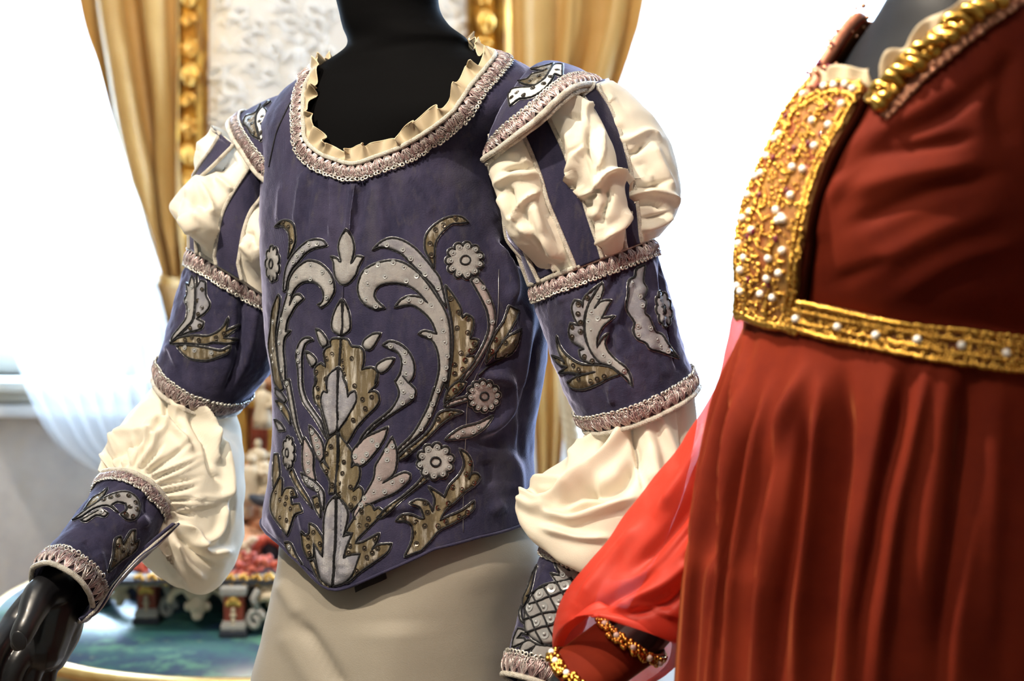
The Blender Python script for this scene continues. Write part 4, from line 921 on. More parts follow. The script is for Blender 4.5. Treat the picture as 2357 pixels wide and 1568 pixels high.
# the strap nearest the bodice shows only below its puff
e1 = catmull(np.array([(1160, 430), (1184, 520), (1196, 560), (1212, 605), (1230, 650)], float), 30); e2 = catmull(np.array([(1200, 430), (1232, 530), (1250, 575), (1264, 600), (1280, 625)], float), 30)
G = []
for kk, (p, q) in enumerate(zip(e1, e2)):
    row = []
    for t in np.linspace(0, 1, 7): l, n, _ = baseR.cast(*(p*(1-t)+q*t)); row.append(l+n*(.002+.010*math.sin(math.pi*min(1, kk/20))))
    G.append(row)
ss = Surf(np.array(G), False); 
if ss.N[..., 1].mean() > 0: ss.flip = not ss.flip; ss.refresh()
st = ss.mesh('sleeve_strap', M['velvet'], dbl); thick(st, .002); piping(np.array(G)[:, 0], st, .0024); piping(np.array(G)[:, -1], st, .0024)
upR = velvet_sleeve('upper_sleeve', [ring((1224, 655), (1501, 546), 1.53, .070, -4), ring((1238, 735), (1534, 655), 1.525, .072, 2), ring((1262, 812), (1556, 738), 1.52, .072, 6), ring((1292, 888), (1578, 812), 1.515, .070, 10), ring((1345, 988), (1602, 886), 1.51, .064, 14)], 90, dbl,
    [([(1450, 640), (1435, 690), (1420, 740), (1440, 780)], 8, .005), ([(1420, 640), (1400, 680)], 9, -.004), ([(1520, 600), (1530, 700), (1560, 850)], 5, -.006), ([(1500, 600), (1512, 700), (1540, 830)], 6, .005), ([(1420, 740), (1405, 790), (1425, 830)], 8, -.005), ([(1280, 650), (1295, 700)], 14, .003), ([(1400, 890), (1410, 930)], 7, .004), ([(1440, 850), (1450, 890)], 7, -.003)], seed=1)
Z6 = zoomed(1180, 500, .3188)
AR = lambda n, p, m, **k: applique(n+'_applique', p, upR, M[m], dbl, **k)
AR('feather_leaf', Z6((645,470),(652,520),(625,600),(592,660),(640,610),(712,600),(680,650),(642,730),(742,715),(700,745),(650,790),(615,860),(610,940),(650,870),(687,838),(665,900),(680,960),(740,1030),(810,1080),(850,1140),(865,1218),(800,1150),(720,1080),(620,1040),(562,960),(530,850),(526,750),(548,640),(600,540)), 'silver', nseq=8, spacing=18)
AR('feather_leaf', Z6((632,482),(560,540),(515,590),(508,655),(490,610),(450,600),(430,650),(450,730),(482,782),(420,765),(410,830),(430,890),(490,930),(518,950),(482,962),(500,1020),(560,1050),(638,1058),(578,980),(528,880),(516,750),(538,650),(588,548)), 'blue_silver', nseq=9, seq='dark', spacing=17)
AR('leaf', Z6((320,855),(345,930),(400,1000),(500,1060),(620,1070),(720,1090),(770,1135),(700,1160),(600,1210),(510,1240),(430,1230),(400,1190),(470,1150),(540,1130),(600,1115),(500,1130),(420,1120),(338,1122),(400,1080),(340,1060),(288,1000),(340,1020),(382,1052),(335,960)), 'gold_lame', nseq=6, seq='dark')
AR('feather_leaf', Z6((950,345),(890,380),(880,430),(840,460),(830,560),(820,660),(880,760),(870,820),(900,880),(960,910),(990,950),(1090,980),(1195,1018),(1130,930),(1080,850),(1030,830),(1010,790),(980,720),(950,690),(960,610),(940,590),(965,520),(940,470)), 'blue_silver', nseq=9, spacing=18)
cord_line(Z6((925, 460), (890, 600), (905, 720), (1000, 850), (1110, 950), (1190, 1015)), upR, dbl)
flower((1527, 712), 17, 42, upR, M['blue_silver'], dbl, 9, tilt=-.15)
lowR = tube_surf([ring((1362, 975), (1592, 892), 1.512, .052, 10), ring((1318, 1040), (1600, 975), 1.505, .060, 16), ring((1240, 1105), (1585, 1060), 1.495, .066, 22), ring((1190, 1160), (1560, 1150), 1.485, .070, 26), ring((1196, 1195), (1530, 1240), 1.48, .070, 34), ring((1232, 1225), (1470, 1300), 1.48, .060, 30), ring((1262, 1232), (1404, 1290), 1.488, .034, 0)], 140)
lowR.ripple(0.004, 12, 6.0)
lowR.strokes([([(1442, 950), (1466, 1040), (1478, 1110), (1488, 1170)], 6, -.016, 1), ([(1475, 940), (1500, 1040), (1510, 1120)], 16, .010), ([(1505, 930), (1545, 1040), (1548, 1110)], 14, .010), ([(1448, 965), (1405, 1040), (1345, 1095), (1290, 1160)], 11, .015), ([(1434, 962), (1395, 1012), (1368, 1045)], 5, -.018, 1), ([(1412, 965), (1350, 1020), (1312, 1075)], 9, .012), ([(1395, 980), (1345, 1020)], 4, -.009),
              ([(1330, 1118), (1380, 1132), (1432, 1112), (1458, 1060)], 16, -.020), ([(1290, 1168), (1350, 1128), (1370, 1090)], 9, -.008), ([(1196, 1128), (1240, 1158), (1290, 1142), (1340, 1092)], 9, .015), ([(1205, 1112), (1250, 1108), (1306, 1110)], 7, .010), ([(1218, 1126), (1255, 1132), (1290, 1128)], 5, -.016), ([(1194, 1152), (1230, 1172), (1275, 1168)], 10, .012), ([(1245, 1182), (1320, 1196), (1400, 1170), (1455, 1146)], 10, .013), ([(1300, 1180), (1360, 1160), (1420, 1142)], 6, -.010), ([(1250, 1215), (1330, 1238), (1400, 1238)], 9, .008), ([(1470, 1060), (1482, 1130), (1500, 1180)], 8, .007), ([(1562, 920), (1572, 1000), (1572, 1060)], 6, -.010), ([(1420, 1240), (1440, 1270), (1430, 1300)], 6, -.008)])
lowR.mesh('lower_sleeve', M['cream'], dbl)
cufR = velvet_sleeve('cuff', [ring((1259, 1238), (1406, 1280), 1.485, .036, 0), ring((1228, 1316), (1379, 1356), 1.475, .038, -4), ring((1200, 1394), (1348, 1436), 1.465, .037, -8), ring((1176, 1484), (1314, 1526), 1.457, .035, -12), ring((1158, 1552), (1290, 1594), 1.45, .033, -30)], 80, dbl, [([(1240, 1300), (1290, 1310)], 10, .003)], seed=3, ripple=.001, top=.017, bottom=.024)
Z10 = zoomed(1140, 1180, .2474)
AC = lambda n, p, m, **k: applique(n+'_applique', p, cufR, M[m], dbl, **k)
AC('crown_leaf', Z10((755,430),(690,540),(590,480),(550,470),(610,590),(518,563),(580,660),(640,640),(700,610),(740,645),(770,580),(780,480)), 'silver', nseq=2)
pine = AC('pineapple', Z10((430,690),(350,770),(300,880),(280,980),(300,1120),(430,1215),(530,1225),(620,1150),(700,1000),(760,860),(770,740),(700,620),(560,650)), 'silver', seq_at=Z10((430,765),(530,710),(645,690),(595,825),(465,875),(340,890),(395,1020),(515,985),(460,1130)), h=.003)
for c_ in pine.children:
    if c_.name.startswith('sequin'): c_.scale = (1.7, 1.7, 1.3)
for ln in (((360,770),(420,880),(480,1020),(540,1180)), ((290,900),(350,1010),(400,1130),(440,1205)), ((460,690),(520,800),(580,920),(640,1080)), ((570,655),(630,760),(700,880)), ((340,860),(500,790),(740,700)), ((290,1000),(430,945),(600,900),(740,830)), ((300,1115),(450,1060),(600,1010),(700,960)), ((320,790),(460,700),(590,650))):
    cord_line(Z10(*ln), cufR, pine, 'lattice_cord', .0011, lift=.0042)
AC('leaf', Z10((165,1260),(180,1170),(220,1080),(290,1100),(310,1140),(250,1120),(210,1170),(270,1170),(290,1200),(220,1230)), 'silver'); AC('leaf', Z10((220,1310),(260,1220),(320,1190),(400,1230),(540,1240),(545,1310),(500,1285),(490,1345),(400,1390),(340,1370),(340,1290),(372,1240),(300,1280)), 'silver')
AC('leaf', Z10((395,490),(370,560),(350,660),(310,800),(265,885),(268,800),(310,700),(350,580)), 'gold_lame'); AC('leaf', Z10((250,870),(255,980),(285,1030),(245,1010),(230,930)), 'white_lame')
# left of the picture: the far sleeve
baseL = tube_surf([ring((500, 292), (640, 400), 1.765, .066, dB=1.70), ring((462, 395), (628, 470), 1.76, .072, dB=1.70), ring((446, 490), (622, 580), 1.755, .072, dB=1.69), ring((437, 573), (632, 698), 1.75, .068, -22, dB=1.69)], 150)
Z7 = zoomed(380, 100, .3443)
strapsL = [(Z7((400,600),(330,720),(240,850),(190,980),(185,1350)), Z7((465,700),(340,830),(250,915),(215,1000),(232,1360))), (Z7((565,830),(480,970),(405,1120),(370,1270),(352,1420)), Z7((655,920),(622,1030),(560,1130),(518,1270),(495,1470)))]
def ampL(u, v):
    a = (u/200.0) % 1.0
    k = 0.12+1.0*math.exp(-((v-0.63)/0.20)**2)
    return 0.034*max(.55*math.exp(-((v-.2)/.16)**2), k) if a > 0.47 else 0.034*k
foldL = [(Z7((150,1050),(240,945),(340,960)), 12, .012), (Z7((240,960),(290,1040),(310,1150)), 9, .010), (Z7((170,1080),(230,1060),(290,1100)), 8, -.010), (Z7((180,1120),(270,1200),(330,1280)), 11, .008), (Z7((120,1150),(190,1260)), 12, .010), (Z7((350,900),(420,960),(440,1000)), 10, .009), (Z7((330,850),(400,800),(470,760)), 12, -.010), (Z7((220,720),(280,600),(400,560)), 13, .010), (Z7((360,640),(370,760)), 8, -.008), (Z7((530,1330),(580,1400),(600,1450)), 12, .010), (Z7((560,1250),(600,1380)), 7, -.008)]
slashed_puff(baseL, strapsL, [(150, 167), (183, 196)], ampL, 150, dbl, foldL)
upL = velvet_sleeve('upper_sleeve', [ring((437, 574), (634, 700), 1.75, .068, -22, dB=1.70), ring((414, 660), (640, 770), 1.745, .072, -8, dB=1.71), ring((390, 750), (630, 850), 1.735, .072, 10, dB=1.715), ring((362, 858), (548, 944), 1.725, .062, 26)], 80, dbl,
    [(zoomed(340, 540, .2806)((770,480),(760,760),(735,1050),(640,1300)), 8, -.010), (zoomed(340, 540, .2806)((150,960),(180,930),(250,1090)), 6, .004), (zoomed(340, 540, .2806)((880,560),(860,800),(780,1150)), 14, .006)], seed=5, bottom=.021, top=.021)
Z9 = zoomed(340, 540, .2806)
AL = lambda n, p, m, **k: applique(n+'_applique', p, upL, M[m], dbl, **k)
AL('feather_leaf', Z9((365,340),(345,420),(320,400),(330,480),(310,540),(330,600),(320,690),(270,760),(215,830),(192,888),(250,830),(320,760),(370,700),(385,600),(392,480),(385,380)), 'silver', nseq=3); AL('feather_leaf', Z9((405,340),(412,430),(440,380),(475,390),(480,500),(510,570),(480,630),(402,692),(460,720),(440,770),(340,800),(262,835),(330,770),(382,700),(398,600),(402,480)), 'blue_silver', nseq=7, seq='dark', spacing=17)
AL('leaf', Z9((190,895),(260,850),(380,830),(510,830),(610,770),(662,680),(642,790),(752,740),(690,800),(620,850),(742,860),(660,890),(540,880),(480,900),(300,890)), 'gold_lame', nseq=5, seq='dark'); AL('leaf', Z9((240,915),(330,910),(480,930),(600,950),(680,915),(660,960),(580,1000),(480,1030),(340,1010)), 'gold_lame', nseq=3)
lowL = tube_surf([ring((372, 868), (528, 950), 1.722, .055, 24), ring((310, 940), (549, 1035), 1.705, .075, 24), ring((252, 1020), (558, 1170), 1.69, .085, 18), ring((238, 1058), (545, 1290), 1.675, .080, 0), ring((238, 1080), (470, 1372), 1.665, .070, -34), ring((246, 1088), (395, 1330), 1.65, .055, -82), ring((238, 1106), (394, 1218), 1.64, .038, -84)], 130)
lowL.ripple(0.004, 14, 2.0)
gath = []; rg = np.random.default_rng(31)
cuff_edge = catmull(np.array([(236, 1096), (262, 1074), (300, 1067), (337, 1081), (367, 1111), (386, 1149), (393, 1190)], float), 27)
for k, p in enumerate(cuff_edge):
    nd = cuff_edge[min(k+1, 26)]-cuff_edge[max(k-1, 0)]; nd = np.array((nd[1], -nd[0]))/np.linalg.norm(nd); nd = nd+np.array((.35, .10)); nd /= np.linalg.norm(nd)
    ln = rg.uniform(45, 150)*(1.15 if k > 8 else .6); bend = np.array((-nd[1], nd[0]))*rg.uniform(-22, 22)
    gath.append(([tuple(p), tuple(p+nd*ln*.5+bend*.6), tuple(p+nd*ln+bend)], rg.uniform(3.4, 5.6), (.0062 if k % 2 else -.0068)*rg.uniform(.7, 1.25), 1))
lowL.strokes(gath+[([(395, 895), (400, 940), (455, 960), (480, 1010)], 8, .013), ([(378, 900), (385, 950), (425, 995)], 6, -.013), ([(425, 910), (470, 980), (492, 1040)], 8, .012), ([(410, 905), (440, 965), (470, 1020)], 5, -.010), ([(330, 1000), (360, 970), (400, 985), (440, 1040)], 9, .011), ([(250, 1040), (300, 1000), (370, 1010)], 11, .011), ([(258, 1062), (290, 1030), (330, 1020)], 5, -.010),
              ([(480, 1000), (492, 1050), (508, 1062)], 7, .011), ([(508, 1010), (522, 1070), (527, 1150)], 8, .012), ([(470, 1010), (486, 1080), (510, 1110)], 5, -.009), ([(415, 1200), (450, 1228), (470, 1272), (530, 1270)], 9, .014), ([(410, 1225), (440, 1262), (500, 1302)], 8, -.014), ([(400, 1240), (430, 1292), (470, 1332)], 9, .011), ([(385, 1260), (395, 1312), (420, 1352)], 7, -.010), ([(520, 1160), (500, 1230), (440, 1260)], 8, .009), ([(535, 1120), (530, 1200), (505, 1250)], 6, -.007), ([(440, 1150), (500, 1150), (530, 1130)], 9, .007), ([(350, 920), (310, 970), (270, 1020)], 12, .006)])
lowL.mesh('lower_sleeve', M['cream'], dbl)
cufL = velvet_sleeve('cuff', [ring((230, 1108), (393, 1212), 1.635, .046, -86), ring((190, 1165), (352, 1262), 1.60, .046, -83), ring((150, 1215), (300, 1315), 1.57, .044, -81), ring((112, 1265), (250, 1365), 1.54, .042, -80), ring((76, 1316), (207, 1412), 1.515, .040, -80)], 80, dbl,
    [(zoomed(0, 980, .375)((900,430),(900,540)), 8, -.004), (zoomed(0, 980, .375)((860,560),(900,620)), 12, .004), (zoomed(0, 980, .375)((600,760),(630,880),(620,950)), 10, .004), (zoomed(0, 980, .375)((520,700),(590,800)), 10, -.003)], seed=7, top=.017, bottom=.024, ripple=.0014)
Z8 = zoomed(0, 980, .375)
AQ = lambda n, p, m, **k: applique(n+'_applique', p, cufL, M[m], dbl, **k)
AQ('scroll', Z8((450,582),(530,520),(620,460),(700,420),(780,410),(840,450),(855,520),(830,570),(780,577),(738,545),(775,520),(770,480),(720,470),(682,490),(722,532),(660,492),(580,510),(500,562)), 'silver', nseq=12, seq='dark', spacing=13); AQ('leaf', Z8((500,585),(560,548),(620,520),(662,540),(640,560),(590,552),(530,590)), 'silver', nseq=3)
AQ('leaf', Z8((520,520),(570,450),(620,420),(662,385),(640,430),(590,480)), 'gold_lame'); AQ('leaf', Z8((660,900),(690,810),(705,700),(740,680),(752,730),(800,650),(830,640),(822,720),(850,700),(830,760),(740,830)), 'gold_lame', nseq=5, seq='dark')
# open seam flap of that cuff
e1 = catmull(np.array(Z8((1060,600),(850,772),(745,900),(625,1050),(545,1140),(490,1185))), 40); e2 = catmull(np.array(Z8((1100,600),(960,742),(862,815),(722,965),(612,1130),(500,1208))), 40)
G = np.array([[P(*(p*(1-t)+q*t), 1.575-0.10*i/39+0.008*t) for t in np.linspace(0, 1, 6)] for i, (p, q) in enumerate(zip(e1, e2))])
fs_ = Surf(G, False); o = fs_.mesh('cuff_flap', M['velvet'], dbl); thick(o, 0.003, 0); piping(G[:, 3], o, .0022); piping(G[:, 5], o, .0014, 'thread')

# ------------------------------------------------------------------ epaulettes
def epaulette(inner_, outer_, bulge, parent, seed, label, rev=False):
    I = catmull(np.array([P(*p) for p in inner_]), 80); O = catmull(np.array([P(*p) for p in outer_]), 80)
    c = np.array(bulge); nv = 26; V = []
    for t in np.linspace(0, 1, nv): V.append(I*(1-t)+O*t+c*(math.sin(math.pi*min(t*1.05, 1))**0.8)*np.sin(np.linspace(0.25, math.pi-.2, 80))[:, None]**0.5)
    s = Surf(np.array(V), False)
    if (s.N*c).sum() < 0: s.flip = not s.flip; s.refresh()
    s.ripple(0.0012, 30, seed)
    o = s.mesh('epaulette', M['velvet'], parent); thick(o, 0.004, -1); o['label'] = label
    bs = band_surf(s, np.arange(80.0), nv-1.4, -1, 0.0195, closed=False)
    if (bs.N*c).sum() < 0: bs.flip = not bs.flip; bs.refresh()
    gimp(bs, o, seed=seed+40)
    piping(s.V[-1]+s.N[-1]*0.001, o, 0.0034); piping(s.V[-1]-s.N[-1]*0.005, o, 0.0026, 'piping')
    return s
epR = epaulette([(1118, 366, 1.495), (1127, 310, 1.475), (1148, 255, 1.475), (1180, 205, 1.495), (1215, 162, 1.53), (1252, 140, 1.58), (1290, 150, 1.66), (1300, 200, 1.71)],
                [(1112, 370, 1.485), (1170, 327, 1.45), (1232, 280, 1.435), (1290, 227, 1.44), (1345, 195, 1.475), (1400, 205, 1.545), (1412, 240, 1.61), (1400, 300, 1.68)], (0.002, -0.006, 0.008), dbl, 2, 'broad shoulder cap with a white leaf')
Z5 = zoomed(1080, 100, .3444)
applique('leaf_applique', Z5((275,420),(265,350),(290,310),(340,300),(430,290),(500,240),(540,185),(572,145),(622,145),(618,225),(570,207),(550,250),(500,310),(420,360),(340,372),(312,390)), epR, M['white_lame'], dbl, nseq=12, seq='dark', spacing=14)
applique('leaf_applique', Z5((330,255),(390,240),(420,212),(500,190),(412,175),(480,162),(560,138),(545,180),(510,238),(440,282),(370,275)), epR, M['gold_lame'], dbl, nseq=5, seq='dark')
epL = epaulette([(620, 402, 1.632), (624, 360, 1.630), (635, 305, 1.634), (650, 262, 1.655), (668, 228, 1.690), (684, 206, 1.735), (695, 214, 1.81)],
                [(614, 420, 1.625), (590, 397, 1.632), (560, 353, 1.655), (537, 320, 1.685), (527, 286, 1.735), (545, 272, 1.81), (575, 290, 1.86)], (-0.001, -0.003, 0.004), dbl, 4, 'narrow shoulder cap of the far sleeve')
applique('leaf_applique', Z7((655,430),(680,460),(670,520),(642,540),(670,590),(660,630),(640,655),(628,590),(612,530),(622,470),(688,392),(708,392)), epL, M['white_lame'], dbl, nseq=6, seq='dark', spacing=12)
applique('leaf_applique', Z7((640,410),(600,470),(542,490),(522,540),(552,560),(580,610),(632,640),(605,530),(615,470)), epL, M['gold_lame'], dbl, nseq=5, seq='dark', spacing=12)

# ------------------------------------------------------------------ leggings, legs and hands
leg = torso_surf([dict(z=0.80, L=540, R=1262, B=.118), dict(py=1720, L=556, R=1240, B=.122), dict(py=1568, L=579, R=1222, B=.124), dict(py=1480, L=600, R=1222, B=.123), dict(py=1400, L=617, R=1228, B=.121), dict(py=1320, L=634, R=1238, B=.119), dict(py=1250, L=642, R=1241, B=.115), dict(py=1180, L=648, R=1215, B=.108), dict(py=1090, L=655, R=1180, B=.100)], ORG, YAW, nu=160, nv=90)
leg.ripple(0.003, 7, 5.0)
leg.strokes([([(690, 1435), (730, 1490), (790, 1590)], 14, -.007), ([(650, 1450), (690, 1520), (740, 1600)], 24, .004), ([(900, 1430), (905, 1640)], 80, .006), ([(640, 1340), (690, 1420)], 16, .004)])
lt = thing('leggings', 'plain beige leggings on the black mannequin below the doublet hem', 'leggings', (-0.122, 1.63, 0.7))
leg.mesh('hips', M['leggings'], lt, cap=True)
Ld = np.array((math.cos(YAW), -math.sin(YAW), 0))
for s in (-1, 1):
    c = np.array((*ORG, 0))+Ld*s*0.085; b = Buf(); b.lathe([(0.088, 0.86), (0.092, 0.78), (0.083, 0.65), (0.066, 0.50), (0.056, 0.46), (0.060, 0.36), (0.052, 0.22), (0.037, 0.10), (0.042, 0.0)], c+np.array((0, 0, 0.03)), 28); b.build('leg', M['leggings'], lt)
    f = np.array((-math.sin(YAW), -math.cos(YAW), 0)); b = Buf()
    V = []
    for t in np.linspace(0, 1, 12):
        w_, h_ = 0.042*(0.75+0.45*math.sin(math.pi*min(1, t*1.1+.1)))*(1 if t < .92 else .6), 0.055*(1-t)**0.7+0.014
        cc = c+f*(-0.055+0.25*t); V.append([cc+Ld*w_*math.cos(a)+np.array((0, 0, h_*(0.5+0.5*math.sin(a)))) for a in np.linspace(0, 2*math.pi, 16, endpoint=False)])
    b.grid(np.array(V), True); b.f.append(tuple(range(16))); b.m.append(0); b.f.append(tuple(11*16+i for i in range(16))); b.m.append(0); b.build('foot', M['mannequin_gloss'], man)
b = Buf(); b.lathe([(0.0, 0.012), (0.2, 0.012), (0.21, 0.006), (0.21, 0.0)], (ORG[0]-0.04, ORG[1]-0.05, 0.0), 48); st = b.build('base_plate', M['mannequin_gloss'], man)

def hand_form(name, chains, parent, m, balls=()):
    """one continuous hand: fingers, thumb and palm laid out as (pixel x, pixel y, depth, radius) joints and fused into a single skin"""
    b = Buf()
    for ch in chains:
        q = np.array([[*P(*c[:3]), c[3]] for c in ch]); q = catmull(q, 9*len(q)); q[:, 3] = np.maximum(q[:, 3], .002)
        b.tube(q[:, :3], q[:, 3], 14); b.ball(q[-1, :3], q[-1, 3], 0, 12, 8); b.ball(q[0, :3], q[0, 3], 0, 12, 8)
    for (x, y, dd, r) in balls: b.ball(P(x, y, dd), r, 0, 16, 10)
    o = b.build(name, m, parent)
    r = o.modifiers.new('fuse', 'REMESH'); r.mode = 'VOXEL'; r.voxel_size = 0.0016; r.use_smooth_shade = True
    s = o.modifiers.new('soften', 'SMOOTH'); s.factor = 0.5; s.iterations = 7
    return o
hand = hand_form('hand', [
    [(225, 1245, 1.60, .033), (178, 1310, 1.57, .033), (140, 1370, 1.548, .031), (112, 1430, 1.535, .030), (95, 1490, 1.525, .027)],
    [(150, 1345, 1.555, .024), (95, 1385, 1.545, .022), (52, 1425, 1.53, .019), (22, 1462, 1.515, .016)],
    [(140, 1400, 1.55, .026), (138, 1450, 1.55, .024), (118, 1510, 1.54, .018)],
    [(132, 1352, 1.525, .020), (98, 1366, 1.505, .0185), (80, 1396, 1.49, .0165), (68, 1425, 1.478, .0135), (56, 1450, 1.470, .0128), (46, 1472, 1.466, .0115), (41, 1482, 1.466, .008)],
    [(30, 1450, 1.518, .0165), (-6, 1492, 1.495, .0138), (-22, 1545, 1.488, .0122), (-14, 1592, 1.492, .0110), (0, 1625, 1.50, .009)],
    [(70, 1488, 1.515, .0160), (38, 1530, 1.50, .0134), (24, 1580, 1.497, .0120), (34, 1632, 1.502, .0105), (52, 1660, 1.512, .0088)],
    [(92, 1496, 1.525, .0150), (74, 1545, 1.515, .0126), (66, 1595, 1.514, .0112), (78, 1640, 1.522, .0098), (92, 1664, 1.53, .0084)],
    [(116, 1500, 1.54, .0140), (108, 1548, 1.535, .0112), (106, 1592, 1.535, .0100), (116, 1630, 1.542, .0086)]], man, M['mannequin_gloss'])
n_ = [P(47, 1466, 1.4555), P(41, 1484, 1.4575)]
b = Buf(); b.ball((n_[0]+n_[1])/2, np.array((0.0078, 0.0020, 0.0105)), 0, 16, 8, Matrix.Rotation(math.radians(-18), 3, 'Y')); b.build('thumb_nail', M['mannequin_gloss'], hand)
hr = hand_form('hand', [[(1300, 1380, 1.475, .027), (1262, 1500, 1.46, .025), (1240, 1590, 1.45, .024), (1226, 1650, 1.445, .026), (1216, 1740, 1.44, .024)], [(1200, 1660, 1.45, .022), (1190, 1740, 1.452, .018)], [(1250, 1650, 1.435, .020), (1268, 1690, 1.42, .015), (1274, 1740, 1.41, .012), (1270, 1775, 1.408, .010)],
    [(1240, 1740, 1.432, .015), (1252, 1800, 1.43, .0115), (1254, 1850, 1.43, .0105), (1250, 1890, 1.432, .0085)], [(1220, 1745, 1.44, .015), (1222, 1810, 1.44, .0115), (1222, 1865, 1.44, .0105), (1222, 1910, 1.445, .0085)], [(1200, 1740, 1.448, .014), (1194, 1805, 1.45, .0110), (1192, 1850, 1.45, .0100), (1196, 1890, 1.455, .008)], [(1184, 1735, 1.455, .013), (1170, 1780, 1.46, .0098), (1164, 1815, 1.46, .009), (1164, 1846, 1.465, .0075)]], man, M['mannequin_gloss'])
# ------------------------------------------------------------------ the red velvet gown on the near mannequin
BETA = math.radians(62)                       # the gown faces left; yaw measured like the doublet's
DO = (0.345, 1.20)
KD = [dict(z=0.86, L=1560, R=2760, B=.20), dict(py=1568-240, L=1606, R=2720, B=.19), dict(py=1100, L=1650, R=2690, B=.175), dict(py=960, L=1668, R=2660, B=.165), dict(py=860, L=1690, R=2640, B=.155), dict(py=790, L=1704, R=2620, B=.148), dict(py=745, L=1702, R=2610, B=.148), dict(py=715, L=1690, R=2610, B=.150),
      dict(py=660, L=1693, R=2640, B=.155), dict(py=600, L=1693, R=2660, B=.160), dict(py=520, L=1702, R=2680, B=.160), dict(py=440, L=1723, R=2690, B=.155), dict(py=350, L=1764, R=2690, B=.145), dict(py=270, L=1803, R=2680, B=.135), dict(py=195, L=1868, R=2670, B=.122), dict(py=120, L=1930, R=2640, B=.110), dict(py=50, L=1985, R=2590, B=.100),
      dict(py=0, L=2020, R=2520, B=.09), dict(py=-40, L=2060, R=2440, B=.075), dict(py=-75, L=2095, R=2390, B=.065), dict(py=-130, L=2110, R=2370, B=.06), dict(py=-230, L=2110, R=2370, B=.06)]
gw = torso_surf(KD, DO, BETA, nu=240, nv=220, ref=1.20)
man2 = thing('mannequin', 'dark grey mannequin wearing the red velvet gown', 'mannequin', (*DO, 0))
wpx = [(1702, 750), (1760, 756), (1826, 764), (1880, 779), (1960, 796), (2050, 816), (2150, 836), (2250, 852), (2340, 864), (2420, 872)]
vw = col_curve(gw, wpx, [(150, gw.uv(1702, 750)[1]), (170, gw.uv(1880, 779)[1]), (190, gw.uv(2050, 816)[1]), (215, gw.uv(2340, 864)[1])])     # waist line, dipping towards the side seam
vw = smooth1(vw, 3)
inn = Surf((gw.V-gw.N*0.011)[int(vw.max())+2:], True); inn.mesh('torso', M['mannequin_grey'], man2, cap=True)
gown = thing('gown', 'red velvet gown with a gold beaded front panel and belt, nearest on the right', 'dress', (*DO, 0.0))
# bodice between the waist and the square neckline
nk_px = [(1868, 198), (1900, 186), (1950, 180), (1998, 190), (2012, 232), (2040, 205), (2080, 165), (2130, 120), (2190, 68), (2250, 18), (2300, -22)]
zb = gw.V[:, 180, 2]; 
vn = col_curve(gw, nk_px, [(u, v_at_z(gw, gw.at(0, gw.uv(2300, -22)[1])[0][2]+0.005, u)) for u in (5, 200, 215, 228, 180, 170)]+[(240/2-gw.uv(*p)[0], gw.uv(*p)[1]) for p in nk_px[5:]])
vn = smooth1(vn, 1)
TT = np.linspace(0, 1, 200)
gb = Surf(gw.at(np.broadcast_to(uu, (200, NU)), vw+TT[:, None]*(vn-vw))[0], True)
gb.strokes([([(1990, 350), (2080, 345), (2230, 320)], 16, -.004), ([(1900, 420), (1960, 340), (2060, 290), (2200, 190)], 34, .004), ([(1880, 560), (1900, 470), (1960, 400)], 20, .004), ([(1950, 440), (2100, 400), (2250, 380)], 26, .004), ([(2000, 620), (2150, 540), (2300, 480)], 30, .004), ([(1960, 520), (2120, 450), (2300, 400)], 22, -.004), ([(2060, 680), (2200, 600), (2340, 560)], 24, .004), ([(2020, 330), (2180, 260), (2300, 160)], 20, -.004), ([(2330, 110), (2300, 250), (2330, 340)], 24, -.006), ([(1930, 650), (2050, 600)], 18, -.003)])
o = gb.mesh('bodice', M['red_velvet'], gown); thick(o, 0.004, -1)
# front panel: a strip of the surface either side of centre front
pe = [(1835, 735), (1838, 690), (1850, 600), (1860, 540), (1876, 460), (1900, 390), (1935, 320), (1965, 265), (1992, 215)]
uvp = np.array([gb.uv(*p) for p in pe]); o_ = np.argsort(uvp[:, 1]); vs = np.linspace(1.2, 197, 90); ur = np.interp(vs, uvp[o_, 1], np.where(uvp[o_, 0] > 200, uvp[o_, 0]-240, uvp[o_, 0]))
W = np.linspace(0, 1, 40)[None]; ul = 134-ur
pan = Surf(gb.at(ur[:, None]+(ul-ur)[:, None]*W, np.broadcast_to(vs[:, None], (90, 40)), 0.0035)[0], False)
if (pan.N[:, :, 1].mean() > 0): pan.flip = not pan.flip; pan.refresh()
po = pan.mesh('front_panel', M['panel_cloth'], gown); thick(po, 0.003, -1)
piping(gb.at(ur-1.6, vs, 0.0015)[0], gown, 0.0038, 'dark_seam', name='panel_seam')
rb = np.random.default_rng(5)
def bead_field(surf, n, m, parent, name, rad, clusters, edge_rows=()):
    b = Buf(); nvv, nuu = surf.V.shape[:2]
    for i in range(n):
        u = rb.uniform(0, nuu-1); v = rb.uniform(0, nvv-1); p, nn = surf.at(u, v, rad*0.6); b.ball(p, rad*rb.uniform(.7, 1.25), 0, 6, 4)
    for (us, vs_) in edge_rows:
        for u, v in zip(us, vs_): p, nn = surf.at(u+rb.normal(0, .15), v+rb.normal(0, .15), rad*0.8); b.ball(p, rad*rb.uniform(1.0, 1.5), 0, 7, 5)
    return b.build(name, M[m], parent, stuff=True)
ev = np.linspace(0, 89, 95)
